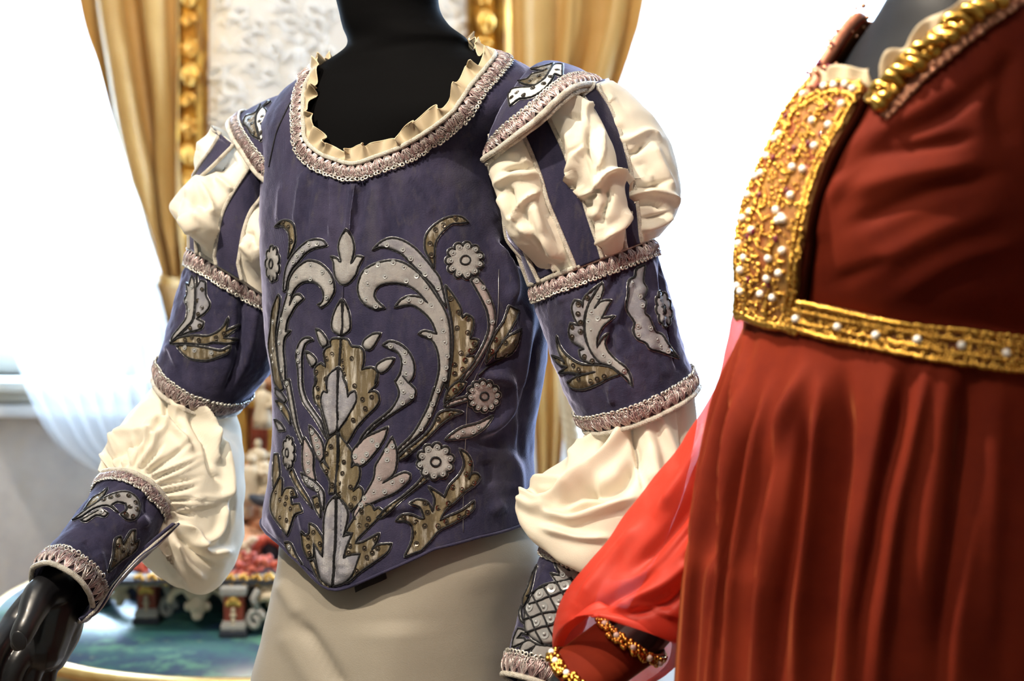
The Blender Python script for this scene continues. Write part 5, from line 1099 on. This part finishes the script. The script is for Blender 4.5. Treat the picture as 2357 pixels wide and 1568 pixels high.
bead_field(pan, 900, 'bead_gold', po, 'gold_beading', 0.0017, 0, [(np.full(95, 1.0), ev), (np.full(95, 3.2), ev), (np.full(95, 38.0), ev), (np.full(95, 36.0), ev), (np.linspace(0, 39, 40), np.full(40, 88.0)), (np.linspace(0, 39, 60), np.full(60, 2.0)), (np.linspace(0, 39, 60), np.full(60, 5.0)), (np.linspace(0, 39, 40), np.full(40, 85.0)), (np.full(60, 12.0), np.linspace(5, 85, 60)), (np.full(60, 26.0), np.linspace(5, 85, 60))])
def sphere_mesh(r, m, seg=12, rings=8, sc=(1, 1, 1)):
    me = proto_mesh(lambda b: b.ball((0, 0, 0), np.array(sc)*r, 0, seg, rings)); me.materials.append(M[m]); return me
PEARL = sphere_mesh(0.0031, 'pearl'); PEARL_S = sphere_mesh(0.0024, 'pearl', 10, 6); GEM = sphere_mesh(0.0036, 'gem', 6, 4, (0.6, 1, 0.5)); GB = sphere_mesh(.0024, 'bead_gold')
Zd = zoomed(1660, 140, .2679)
for p in Zd((1145,250),(1080,212),(985,222),(900,230),(850,248),(785,268),(720,300),(1050,380),(800,520),(938,560),(515,640),(478,680),(818,740),(408,825),(628,920),(718,938),(358,972),(308,1000),(243,1158),(615,1160),(265,1300),(488,1285),(550,1365),(200,1355))+[(1705, 561), (1718, 593), (1773, 595), (1805, 577), (1709, 621), (1797, 628), (1702, 657), (1710, 670), (1755, 676), (1783, 684), (1803, 500), (1795, 508), (1770, 640), (1735, 530)]:
    loc, nn, _ = pan.cast(*p, 1.22); put(PEARL, 'pearl', loc+nn*0.002, nn, po)
for p in Zd((920,400),(760,720),(575,1120),(575,480),(465,840),(345,1160),(485,1530),(290,1470),(870,640),(640,760))+[(1727, 643), (1772, 655), (1790, 552), (1726, 546)]:
    loc, nn, _ = pan.cast(*p, 1.22); put(GEM, 'garnet', loc+nn*0.002, nn, po)
# beaded belt under the bust
tp = [(1846, 690), (1900, 700), (1960, 713), (2050, 733), (2150, 750), (2250, 765), (2340, 777), (2420, 786), (2500, 794), (2570, 800)]; bt = [(1824, 752), (1880, 770), (1950, 787), (2050, 811), (2150, 832), (2250, 848), (2340, 860), (2420, 868), (2500, 875), (2570, 881)]
def strip(surf, top, bot, off, n=90, m=14):
    t_ = catmull(np.array(top, float), n); b_ = catmull(np.array(bot, float), n); V = []
    for k in np.linspace(0, 1, m): V.append([surf.cast(*(x*(1-k)+y*k))[0]+surf.cast(*(x*(1-k)+y*k))[1]*off for x, y in zip(t_, b_)])
    s = Surf(np.array(V), False)
    if s.N[..., 1].mean() > 0: s.flip = not s.flip; s.refresh()
    return s
# skirt, gathered into the waist
sk_rows = []
SK = [dict(z=0.015, L=1330, R=3050, B=.30), dict(z=0.3, L=1400, R=2960, B=.275), dict(z=0.6, L=1470, R=2850, B=.235), dict(z=0.86, L=1530, R=2760, B=.20), dict(py=1568-180, L=1572, R=2720, B=.19), dict(py=1250, L=1600, R=2710, B=.185), dict(py=1100, L=1633, R=2690, B=.175), dict(py=960, L=1662, R=2660, B=.165), dict(py=860, L=1688, R=2640, B=.157), dict(py=790, L=1704, R=2625, B=.150), dict(py=752, L=1711, R=2615, B=.149), dict(py=715, L=1706, R=2600, B=.145), dict(py=680, L=1712, R=2600, B=.143)]
sk0 = torso_surf(SK, DO, BETA, nu=420, nv=220, ref=1.20)
vtop = col_curve(sk0, [(x, y-8) for x, y in wpx], [(262, sk0.uv(1702, 742)[1]), (298, sk0.uv(1880, 771)[1]), (333, sk0.uv(2050, 808)[1]), (376, sk0.uv(2340, 856)[1])], period=420); vtop = smooth1(vtop, 5)
skt = Surf(sk0.at(np.broadcast_to(np.arange(420), (260, 420)), np.linspace(0, 1, 260)[:, None]*vtop[None])[0], True)
vt = np.linspace(1, 0, 260)[:, None]; u_ = np.arange(420)[None]
ph = u_/420*2*math.pi
D = 0.004*np.sin(ph*19+1.2*np.sin(ph*3)+vt*0.4)
skt.V = skt.V+skt.N*(D*np.clip(0.15+vt*1.6, 0, 1.6))[..., None]; skt.refresh()
R_ = lambda pts, w_, a: (pts, w_, a)
skt.strokes([R_([(1712, 775), (1668, 920), (1630, 1100), (1600, 1300), (1562, 1600)], 8, .014), R_([(1724, 780), (1702, 950), (1672, 1150), (1645, 1350), (1612, 1600)], 8, .017), R_([(1697, 900), (1662, 1100), (1630, 1350), (1590, 1600)], 10, -.017),
             R_([(1775, 890), (1745, 1020), (1708, 1200), (1678, 1400), (1655, 1600)], 8, .017), R_([(1742, 950), (1700, 1150), (1660, 1400), (1634, 1600)], 9, -.018), R_([(1758, 960), (1722, 1140), (1692, 1330)], 6, .006), R_([(1850, 860), (1808, 960), (1780, 1100), (1755, 1300), (1707, 1600)], 9, .020), R_([(1805, 980), (1762, 1150), (1726, 1400), (1686, 1600)], 13, -.019),
             R_([(1885, 890), (1880, 1000), (1862, 1200), (1845, 1380), (1826, 1600)], 9, .021), R_([(1856, 950), (1835, 1150), (1805, 1350), (1768, 1600)], 17, -.017), R_([(1935, 880), (1930, 1050), (1905, 1250), (1880, 1600)], 20, -.020), R_([(2135, 850), (2105, 1010), (2060, 1180), (2030, 1400), (1995, 1600)], 14, .013), R_([(2050, 850), (2020, 1050), (1980, 1300)], 22, .005), R_([(2090, 860), (2060, 1000), (2020, 1200), (1960, 1600)], 16, -.012), R_([(2235, 860), (2215, 1100), (2170, 1400), (2140, 1600)], 22, -.016), R_([(2180, 860), (2150, 1100), (2110, 1400)], 20, .004), R_([(2300, 880), (2290, 1150), (2270, 1500)], 26, .005)], front=True)
for _ in range(3):
    V_ = skt.V.copy(); V_[1:-1] = .25*skt.V[:-2]+.5*skt.V[1:-1]+.25*skt.V[2:]; V_[5:-5] = (skt.V[:-10]+skt.V[2:-8]+skt.V[5:-5]+skt.V[8:-2]+skt.V[10:])/5; skt.V = .5*V_+.25*(np.roll(V_, 1, 1)+np.roll(V_, -1, 1))
skt.refresh()
o = skt.mesh('skirt', M['red_velvet'], gown); thick(o, 0.003, -1)
belt = strip(gb, tp, bt, 0.004); bo = belt.mesh('belt', M['panel_cloth'], gown); thick(bo, 0.003, -1)
bead_field(belt, 1000, 'bead_gold', bo, 'gold_beading', 0.0019, 0, [(np.linspace(0, 89, 110), np.full(110, 0.4)), (np.linspace(0, 89, 110), np.full(110, 12.6)), (np.linspace(0, 89, 100), np.full(100, 4.0)), (np.linspace(0, 89, 100), np.full(100, 9.0))])
for p in [(1838, 732), (1933, 751), (2019, 772), (2113, 782), (2212, 796), (2313, 814), (2400, 826), (2480, 834), (2550, 840)]:
    loc, nn, _ = belt.cast(*p); put(PEARL, 'pearl', loc+nn*0.003, nn, bo)
wb = strip(gb, [(1697, 722), (1740, 728), (1790, 734), (1832, 738)], [(1706, 752), (1745, 757), (1790, 762), (1826, 766)], .003, 30, 6); thick(wb.mesh('waist_seam', M['red_velvet'], gown), .002, 0)
# chunky gold braid round the neckline, with copper lace below and a beige frill above
br = [(2020, 246), (2060, 205), (2110, 150), (2160, 108), (2215, 62), (2270, 22), (2330, -22)]
Cc = catmull(np.array(br, float), 60)
lace = strip(gw, [(x-14, y-16) for x, y in br], [(x+26, y+34) for x, y in br], .003, 60, 10); lo_ = lace.mesh('copper_lace', M['copper_lace'], gown); thick(lo_, .002, 0)
cb = Buf()
for i in range(150):
    u = rb.uniform(0, 59); v = 9*rb.choice((0.05, 0.9, 0.98, 0.8)); p, nn = lace.at(u, v, .0015); cb.ball(p, .0020*rb.uniform(.7, 1.2), 0, 6, 4)
cb.build('copper_beading', M['bead_copper'], lo_, stuff=True)
for k in range(3):
    q = np.linspace(0, 2*math.pi*5.5, 200)+k*2*math.pi/3; cen = np.linspace(0, 59, 200); p, nn = lace.at(cen+1.6*np.cos(q)+.5*np.sin(q*2.3+k), 3.2+2.2*np.sin(q)+.5*np.sin(q*1.7+k*2), .0045+.003*np.cos(q)); bb = Buf(); bb.tube(p, .0038*(1+.45*np.sin(q*1.31+k*2)), 8); bb.build('braid_strand', M['bead_gold'], lo_)
for i in range(0, 60, 3):
    p, nn = lace.at(i+.5, 3.0+2*math.sin(i), .008); put(GB, 'gold_bead', p, nn, lo_)
def frill(px_, hgt, n=60, name='neck_frill'):
    base = [gw.cast(*p) for p in catmull(np.array(px_, float), n)]; V = []
    for t in np.linspace(-.2, 1, 8): V.append([l+np.array((0, 0, 1.0))*hgt*t*(1+.2*math.sin(i*.3))+nn*(.002+.003*max(t, 0)*math.sin(i*.4)) for i, (l, nn, _) in enumerate(base)])
    s = Surf(np.array(V), False); thick(s.mesh(name, M['organza'], gown), .0006, 0)
frill([(2028, 218), (2075, 168), (2125, 124), (2180, 84), (2240, 36), (2300, -10)], .020); frill([(1872, 196), (1905, 190), (1950, 184), (1996, 192), (2014, 226)], .010)
for i, p in enumerate(catmull(np.array([(1855, 214), (1880, 203), (1905, 200), (1925, 197), (1945, 195), (1962, 200), (1975, 207)], float), 9)):
    loc, nn, _ = gb.cast(*p); put(PEARL_S, 'pearl', loc+nn*.003, nn, gown)
# far shoulder strap of the gown, seen edge-on against the window
ua, ub = 120-gw.uv(2012, 232)[0], 120-gw.uv(2290, -14)[0]; ua, ub = min(ua, ub), max(ua, ub)
us_ = np.linspace(ua, ub+7, 50); L_ = gb.at(us_, np.full(50, 198.0), .003)[0]
b = Buf(); b.tube(L_, 0.0052, 8, 0); ro = b.build('far_strap', M['copper_lace'], gown)
b = Buf()
for i in range(70):
    p = L_[i % 50]+rb.normal(0, .0045, 3); b.ball(p, .0021*rb.uniform(.6, 1.3), int(rb.random() < .4), 6, 4)
b.build('strap_beading', [M['bead_copper'], M['gem']], ro, stuff=True)
# sleeves of thin red chiffon
chs = tube_surf([ring((1690, 722), (1800, 760), 1.315, .040, 0, .042), ring((1672, 800), (1790, 850), 1.315, .050, 4, .042), ring((1641, 905), (1775, 975), 1.320, .06, 8, .042), ring((1566, 1030), (1752, 1130), 1.330, .07, 10, .042), ring((1486, 1128), (1725, 1265), 1.340, .08, 10, .042), ring((1404, 1240), (1690, 1390), 1.345, .085, 6, .042), ring((1318, 1345), (1640, 1475), 1.345, .085, -10, .042), ring((1278, 1430), (1590, 1510), 1.345, .080, -92, .042), ring((1272, 1490), (1566, 1494), 1.348, .066, -132, .042), ring((1296, 1492), (1545, 1500), 1.350, .058, -122, .042)], 150)
chs.ripple(.003, 11, 8.0)
chs.strokes([([(1640, 960), (1600, 1060), (1520, 1180)], 14, .009), ([(1660, 1000), (1620, 1100), (1560, 1200), (1450, 1320)], 16, -.010), ([(1680, 1080), (1600, 1230), (1480, 1350)], 16, .009), ([(1620, 1180), (1540, 1290), (1430, 1370), (1330, 1420)], 14, -.009), ([(1600, 1280), (1520, 1350), (1400, 1400)], 14, .008), ([(1590, 1330), (1540, 1390), (1450, 1410)], 10, -.008), ([(1660, 880), (1640, 990)], 10, -.006), ([(1480, 1200), (1400, 1300), (1330, 1390)], 14, .007), ([(1560, 1420), (1500, 1400), (1430, 1400)], 8, .005)])
chs.mesh('sleeve', M['chiffon'], gown)
cd = tube_surf([ring((1398, 1420), (1532, 1502), 1.355, .034, 6), ring((1330, 1470), (1462, 1550), 1.335, .036, 6), ring((1262, 1522), (1396, 1600), 1.315, .034, 6)], 40)
co = cd.mesh('cuff', M['red_velvet'], gown); thick(co, .003, -1)
for v0, dr in ((0.6, 1), (38.4, -1)):
    bs = band_surf(cd, np.arange(200), v0, dr, .011); bb = Buf()
    for i in range(330):
        p, nn = bs.at(rb.uniform(0, 200), rb.uniform(0, 8), .0018); bb.ball(p, .0026*rb.uniform(.6, 1.2), 0, 6, 4)
    bo = bb.build('beaded_edge', M['bead_gold'], co, stuff=True)
    for i in range(1, 200, 17):
        p, nn = bs.at(i, 4, .003); put(PEARL, 'pearl', p, nn, bo)
# near sleeve and arm of the mannequin, mostly outside the picture
nsl = tube_surf([ring((2420, -40), (2540, -60), 1.075, .022), ring((2385, -5), (2575, -35), 1.072, .040), ring((2372, 60), (2590, 20), 1.07, .050), ring((2366, 240), (2640, 230), 1.06, .058), ring((2368, 560), (2650, 560), 1.05, .060), ring((2390, 900), (2640, 910), 1.04, .058), ring((2420, 1200), (2620, 1200), 1.03, .050), ring((2450, 1330), (2570, 1330), 1.03, .032)], 90)
nsl.ripple(.004, 12, 3.0); nsl.mesh('sleeve', M['chiffon'], gown)
na = hand_form('hand', [[(2480, 90, 1.07, .042), (2500, 500, 1.05, .040), (2510, 900, 1.04, .034), (2510, 1350, 1.03, .025), (2500, 1460, 1.02, .024), (2490, 1560, 1.01, .024)], [(2470, 1450, 1.0, .020), (2440, 1520, .99, .014), (2430, 1590, .985, .010)], [(2480, 1560, 1.0, .013), (2470, 1660, .995, .011), (2466, 1740, 1.0, .008)], [(2500, 1570, 1.005, .013), (2496, 1680, 1.0, .011), (2492, 1765, 1.005, .008)], [(2520, 1570, 1.01, .012), (2522, 1670, 1.01, .0105), (2520, 1745, 1.015, .008)], [(2538, 1560, 1.02, .011), (2544, 1640, 1.02, .009), (2544, 1700, 1.025, .007)]], man2, M['mannequin_gloss'])
fa = hand_form('hand', [[(1760, 960, 1.32, .042), (1690, 1110, 1.325, .040), (1610, 1270, 1.345, .034), (1500, 1430, 1.362, .026), (1430, 1505, 1.345, .024), (1340, 1570, 1.325, .024), (1296, 1630, 1.32, .026), (1262, 1700, 1.315, .024)], [(1270, 1640, 1.325, .022), (1232, 1700, 1.326, .018)], [(1320, 1625, 1.31, .018), (1330, 1670, 1.30, .014), (1318, 1720, 1.29, .0115), (1304, 1748, 1.288, .0095)],
    [(1280, 1705, 1.308, .014), (1284, 1760, 1.305, .011), (1276, 1810, 1.302, .0098), (1264, 1846, 1.302, .0078)], [(1258, 1708, 1.315, .014), (1246, 1765, 1.312, .011), (1234, 1815, 1.31, .0098), (1222, 1850, 1.31, .0078)], [(1240, 1704, 1.322, .013), (1216, 1755, 1.322, .0105), (1200, 1800, 1.322, .0092), (1188, 1832, 1.324, .0074)], [(1222, 1700, 1.33, .012), (1194, 1738, 1.332, .0095), (1178, 1770, 1.332, .0084), (1166, 1796, 1.334, .007)]], man2, M['mannequin_gloss'])
b = Buf(); b.lathe([(0.0, 0.012), (0.2, 0.012), (0.21, 0.006), (0.21, 0.0)], (DO[0], DO[1], 0.0), 48); b.build('base_plate', M['mannequin_gloss'], man2)
b = Buf(); b.lathe([(0.016, 0.01), (0.016, 0.95)], (DO[0]+.02, DO[1], 0.0), 16); b.build('stand_pole', M['mannequin_gloss'], man2)
# ------------------------------------------------------------------ painted round table with the carved model on it
TC = np.array((-0.49, 3.02)); TZ = 0.700; TR = 0.585
tab = thing('round_table', 'low round table with a marbled teal top, gold rim and painted apron', 'table', (*TC, 0))
b = Buf(); b.lathe([(0.0, 0.0), (TR-.012, 0.0), (TR-.010, -.02), (0.0, -.02)], (*TC, TZ), 96); b.build('top', M['teal_top'], tab)
b = Buf(); b.lathe([(TR-.014, -.002), (TR-.010, -.0005), (TR+.002, -.001), (TR+.010, -.008), (TR+.010, -.016), (TR, -.026), (TR-.014, -.028), (TR-.014, -.002)], (*TC, TZ), 96); b.build('gilt_rim', M['gilt_rim'], tab)
b = Buf(); b.lathe([(TR-.020, -.026), (TR-.022, -.06), (TR-.028, -.17), (TR-.045, -.19), (TR-.06, -.19)], (*TC, TZ), 96); ap = b.build('apron', M['apron'], tab)
b = Buf(); b.lathe([(0.0, 0.0), (0.26, 0.0), (0.27, .03), (0.20, .06), (0.10, .10), (0.075, .25), (0.11, .38), (0.2, .47), (0.40, .52)], (*TC, 0), 40); b.build('pedestal', M['apron'], tab)
def on_apron(px, dz):
    x = (px-CX)/F*(TC[1]-TR); a = math.asin(max(-1, min(1, (x-TC[0])/TR))); r = TR-.018; return np.array((TC[0]+r*math.sin(a), TC[1]-r*math.cos(a), TZ+dz)), a
for px, kind in ((110, 1), (250, 0), (415, 1), (560, 0), (-20, 0)):
    p, a = on_apron(px, -.085 if kind == 0 else -.075); b = Buf()
    if kind == 0:
        for k in range(5): q = math.radians(-70+35*k); b.ball(p+np.array((.03*math.sin(q), -.006, .03*math.cos(q))), (.013, .010, .022), 0, 8, 6, Matrix.Rotation(q, 3, 'Y'))
        b.ball(p+np.array((0, -.008, -.012)), (.03, .012, .02), 0, 10, 6); b.build('gilt_ornament', M['gilt'], tab)
    else:
        for k in range(6): q = k*math.pi/3; b.ball(p+np.array((.020*math.sin(q), -.004, .020*math.cos(q))), (.016, .007, .016), 0, 8, 6)
        b.ball(p+np.array((0, -.008, 0)), (.012, .008, .012), 0, 8, 6); b.build('painted_flower', M['terracotta'], tab)

mod = thing('carved_model', 'carved red and gold model pavilion with ivory figures and coral on the teal table', 'model', (TC[0], TC[1]-.1, TZ+.0006))
def part(name, m, fn, smooth=True, parent=None, edge=None):
    b = Buf(); fn(b); o = b.build(name, M[m], parent or mod, smooth)
    if edge: soft_edges(o, edge)
    return o
def at(px, py, Y): return P(px, py, Y)
# legs: red pilasters on grey and dark feet
LEGS = [(342, 1432, 2.84), (541, 1462, 2.76), (225, 1392, 2.98), (700, 1440, 2.80), (820, 1400, 2.95)]
zt_ = ZC-(1352-HY)/F*2.705
for i, (px, py, Y) in enumerate(LEGS):
    Y = (ZC-TZ)*F/(py-HY); c = at(px, py, Y); w_ = .0235*(1 if i < 2 else .9)
    lg = part('leg', 'red_paint', lambda b: b.box((c[0]-w_*.78, c[1]-w_*.78, TZ+.030), (c[0]+w_*.78, c[1]+w_*.78, zt_), 0, .003), edge=35)
    part('foot', 'dark_paint', lambda b: b.box((c[0]-w_*1.1, c[1]-w_*1.1, TZ), (c[0]+w_*1.1, c[1]+w_*1.1, TZ+.013), 0, .003), parent=lg, edge=35)
    part('foot_moulding', 'grey_paint', lambda b: (b.box((c[0]-w_, c[1]-w_, TZ+.013), (c[0]+w_, c[1]+w_, TZ+.026), 0, .004), b.box((c[0]-w_*.88, c[1]-w_*.88, TZ+.025), (c[0]+w_*.88, c[1]+w_*.88, TZ+.031), 0, .002)), parent=lg, edge=40)
    part('capital', 'grey_paint', lambda b: b.box((c[0]-w_*1.05, c[1]-w_*1.05, zt_-.012), (c[0]+w_*1.05, c[1]+w_*1.05, zt_+.004), 0, .003), parent=lg, edge=40)
    def drop(b):
        y = c[1]-w_*.80
        for k in range(6): b.ball((c[0], y, zt_-.040-.0095*k), (.0045+.002*(k % 2), .004, .0055), 0, 8, 6)
    part('ivory_drop', 'ivory', drop, parent=lg)
    part('gilt_boss', 'gilt', lambda b: (b.ball((c[0], c[1]-w_*.8, zt_-.022), (.012, .005, .010), 0, 10, 6), b.ball((c[0]-.010, c[1]-w_*.8, zt_-.028), (.006, .004, .006), 0, 8, 6), b.ball((c[0]+.010, c[1]-w_*.8, zt_-.028), (.006, .004, .006), 0, 8, 6)), parent=lg)
    if i < 2:
        def volute(b):
            q = np.linspace(0, 2*math.pi*1.3, 20); b.tube([(c[0]+w_+.016+(.017-.0017*t)*math.cos(t), c[1]-w_*.3, zt_-.062+(.022-.0022*t)*math.sin(t)) for t in q], .0065, 7); b.tube([(c[0]+w_+.02, c[1]-w_*.3, zt_-.04), (c[0]+w_+.012, c[1]-w_*.3, zt_-.02), (c[0]+w_+.022, c[1]-w_*.3, zt_-.004)], .007, 7)
        part('scroll_bracket', 'grey_paint', volute, parent=lg)
X0_, X1_ = at(190, 1325, 2.78)[0], at(900, 1325, 2.78)[0]
part('platform', 'dark_paint', lambda b: b.box((X0_, 2.70, zt_+.006), (X1_, 3.25, zt_+.0145), 0, .003), edge=35)
part('platform_moulding', 'grey_paint', lambda b: (b.box((X0_+.012, 2.712, zt_), (X1_-.012, 3.24, zt_+.006), 0, .003), b.box((X0_+.010, 2.715, zt_+.0145), (X1_-.01, 2.735, zt_+.018), 0, .003)), edge=35)
part('frieze', 'red_paint', lambda b: b.box((X0_+.03, 2.80, zt_-.024), (X1_-.03, 2.82, zt_), 0, .002), edge=35)
part('shadow_board', 'dark_paint', lambda b: b.box((X0_+.03, 2.98, TZ), (X1_-.03, 3.00, zt_), 0, .002), edge=35)  # dark board added to give the shade between the legs as colour
def mask(px, py, Y, s):
    c = at(px, py, Y)
    def f(b):
        b.ball(c, (.019*s, .014*s, .026*s), 0, 14, 10); b.ball(c+np.array((0, -.012*s, -.002*s)), (.005*s, .006*s, .008*s), 0, 8, 6); b.ball(c+np.array((0, -.004*s, -.022*s)), (.012*s, .01*s, .010*s), 0, 10, 6)
        for sg in (-1, 1):
            b.tube(catmull(np.array([c+np.array((sg*.008*s, 0, .016*s)), c+np.array((sg*.028*s, 0, .034*s)), c+np.array((sg*.050*s, 0, .022*s)), c+np.array((sg*.058*s, 0, .004*s))]), 14), np.linspace(.013, .006, 14)*s, 7)
            b.tube(catmull(np.array([c+np.array((sg*.004*s, -.004, .02*s)), c+np.array((sg*.016*s, -.004, .05*s)), c+np.array((sg*.034*s, -.004, .062*s))]), 12), np.linspace(.010, .005, 12)*s, 7)
            b.ball(c+np.array((sg*.020*s, 0, -.004*s)), (.008*s, .008*s, .010*s), 0, 8, 6)
    part('carved_mask', 'ivory', f)
mask(455, 1392, 2.74, .95); mask(640, 1385, 2.72, .8); mask(276, 1370, 2.80, .7)
part('swag', 'ivory', lambda b: b.tube(catmull(np.array([at(580, 1392, 2.72), at(605, 1375, 2.71), at(640, 1372, 2.71), at(670, 1350, 2.71)]), 20), .010*np.sin(np.linspace(.4, 2.8, 20)), 8))
# corals, stones and figures standing on the platform
rt = np.random.default_rng(12)
for i in range(26):
    c = np.array((rt.uniform(X0_+.05, X1_-.05), rt.uniform(2.84, 3.0), zt_+.024)); s = rt.uniform(.010, .017)
    def f(b):
        for k in range(5): b.ball(c+rt.normal(0, s*.55, 3)*np.array((1, 1, .5)), s*rt.uniform(.4, .75), 0, 7, 5)
    part('coral_sprig', 'coral' if i % 3 else 'terracotta', f)
for i in range(44):
    px = rt.uniform(300, 690); py = rt.uniform(1284, 1326); c = at(px, py, rt.uniform(2.72, 2.80)); s = rt.uniform(.008, .014)
    def f(b):
        for k in range(6): b.ball(c+rt.normal(0, s*.55, 3), s*rt.uniform(.35, .7), 0, 7, 5)
    part('coral_sprig', 'coral', f)
for i in range(12): c = at(320+i*30, 1334+rt.uniform(-4, 3), 2.705); part('gilt_flower', 'gilt', lambda b: [b.ball(c+np.array((.007*math.cos(k*1.26), 0, .007*math.sin(k*1.26))), .0052, 0, 7, 5) for k in range(5)])
def rock(px, py, Y, s, m='terracotta'):
    c = at(px, py, Y)
    def f(b):
        for k in range(4): b.ball(c+rt.normal(0, s*.4, 3)*np.array((1.3, .6, .5)), s*np.array((rt.uniform(.7, 1.1), .7, rt.uniform(.4, .7))), 0, 9, 6)
    part('rock_ledge', m, f)
for p in ((545, 1262, 2.86, .030), (590, 1248, 2.88, .030), (560, 1225, 2.90, .028), (610, 1210, 2.92, .026), (530, 1205, 2.92, .030), (580, 1190, 2.94, .030), (640, 1240, 2.9, .03), (600, 1180, 2.96, .028), (555, 1285, 2.85, .026), (660, 1200, 2.95, .03), (500, 1240, 2.9, .03), (470, 1270, 2.9, .03)): rock(*p)
c = at(622, 1278, 2.82)
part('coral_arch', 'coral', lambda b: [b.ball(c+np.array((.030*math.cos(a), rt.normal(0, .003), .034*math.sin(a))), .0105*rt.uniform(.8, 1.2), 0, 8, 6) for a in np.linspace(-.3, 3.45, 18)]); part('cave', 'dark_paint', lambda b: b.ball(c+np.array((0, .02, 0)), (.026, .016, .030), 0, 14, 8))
def figure(px, py, Y, h, flip=1, m='ivory', animal=False):
    c = at(px, py, Y); s = h/0.09
    def f(b):
        if animal:
            b.ball(c+np.array((0, 0, .030))*s, np.array((.028, .013, .014))*s, 0, 10, 7); b.ball(c+np.array((flip*.030, 0, .046))*s, np.array((.012, .008, .009))*s, 0, 8, 6); b.tube([c+np.array((flip*.018, 0, .034))*s, c+np.array((flip*.028, 0, .045))*s], .009*s, 7)
            for dx in (-.02, -.012, .012, .02): b.tube([c+np.array((dx, .004*(1 if dx in (-.02, .012) else -1), .026))*s, c+np.array((dx, .004*(1 if dx in (-.02, .012) else -1), 0))*s], np.array((.006, .0035))*s, 6)
        else:
            b.tube([c+np.array(q)*s for q in ((0, 0, 0), (0, 0, .02), (.001*flip, 0, .045), (.003*flip, 0, .062), (.003*flip, 0, .072))], np.array((.019, .018, .013, .015, .006))*s, 9); b.ball(c+np.array((.004*flip, -.002, .081))*s, np.array((.0085, .0085, .0105))*s, 0, 10, 7)
            b.tube(catmull(np.array([c+np.array(q)*s for q in ((.014*flip, 0, .064), (.024*flip, -.006, .054), (.034*flip, -.012, .060))]), 8), .0048*s, 6); b.tube(catmull(np.array([c+np.array(q)*s for q in ((-.010*flip, 0, .064), (-.018*flip, -.006, .048), (-.010*flip, -.012, .040))]), 8), .0048*s, 6)
    part('sheep' if animal else 'figurine', m, f)
figure(552, 1288, 2.80, .075, 1, 'ivory', True); figure(575, 1160, 2.90, .10, 1); figure(610, 1150, 2.92, .10, -1); figure(590, 1105, 2.95, .085); figure(560, 1190, 2.9, .09, -1); figure(618, 1190, 2.9, .085); figure(605, 985, 2.95, .10, -1); figure(585, 1130, 2.97, .08, -1, 'terracotta'); figure(540, 1130, 2.95, .08); figure(660, 1150, 2.93, .09)
part('dark_boat', 'dark_paint', lambda b: b.tube(catmull(np.array([at(575, 1142, 2.87), at(595, 1152, 2.86), at(620, 1154, 2.86), at(645, 1140, 2.87)]), 16), .013*np.sin(np.linspace(.4, 2.75, 16)), 8))
# upper storey: columns, arch and gilded cornice
YB = 3.02
for px, m, r in ((522, 'gilt', .016), (551, 'gilt', .022), (590, 'red_paint', .014), (614, 'red_paint', .013), (632, 'gilt', .018), (700, 'red_paint', .016), (480, 'red_paint', .015)):
    x, _, _ = at(px, 0, YB); col = part('column', m, lambda b: b.lathe([(r*1.3, 0), (r*1.3, .015), (r, .025), (r*.86, .34), (r*1.2, .355), (r*1.35, .37)], (x, YB, zt_+.018), 20))
    part('column_band', 'gilt' if m != 'gilt' else 'ivory', lambda b: b.lathe([(r*1.0, 0), (r*1.12, .004), (r*1.0, .008)], (x, YB, zt_+.20), 20), parent=col)
zc_ = zt_+.018+.37
part('cornice', 'dark_paint', lambda b: (b.box((at(440, 0, YB)[0], YB-.05, zc_), (at(760, 0, YB)[0], YB+.06, zc_+.016), 0, .003), b.box((at(450, 0, YB)[0], YB-.04, zc_+.016), (at(750, 0, YB)[0], YB+.05, zc_+.03), 0, .003)), edge=35)
part('back_panel', 'ivory', lambda b: b.box((at(565, 0, YB)[0], YB+.04, zt_+.018), (at(590, 0, YB)[0], YB+.05, zc_), 0, .002), edge=35)
part('back_wall', 'terracotta', lambda b: b.box((at(470, 0, YB)[0], YB+.05, zt_+.018), (at(730, 0, YB)[0], YB+.07, zc_), 0, .002), edge=35)
for i in range(11): c = at(515+i*22, 925+rt.uniform(-4, 4), YB-.055); part('gilt_leaf', 'gilt', lambda b: (b.ball(c, (.016, .007, .012), 0, 8, 6), b.ball(c+np.array((.010, 0, .008)), (.007, .006, .010), 0, 8, 6), b.ball(c+np.array((-.010, 0, .008)), (.007, .006, .010), 0, 8, 6)))
figure(575, 895, 2.99, .075, 1); figure(620, 890, 2.99, .07, -1, 'terracotta'); figure(545, 890, 2.99, .07, -1, 'gilt')
# small blue and gold box behind the hand, on the far edge of the table
bx = thing('trinket_box', 'small blue and gold box at the left edge of the teal table', 'box', tuple(np.array((TC[0]-.47, TC[1]-.02, TZ))))
c = np.array((TC[0]-.47, TC[1]-.02, TZ)); bb = Buf(); bb.box(c+np.array((-.035, -.03, 0)), c+np.array((.035, .03, .02)), 0, .003); soft_edges(bb.build('body', M['gilt'], bx))
bb = Buf(); bb.box(c+np.array((-.037, -.032, .0205)), c+np.array((.037, .032, .030)), 0, .004); soft_edges(bb.build('lid', M['blue_paint'], bx))
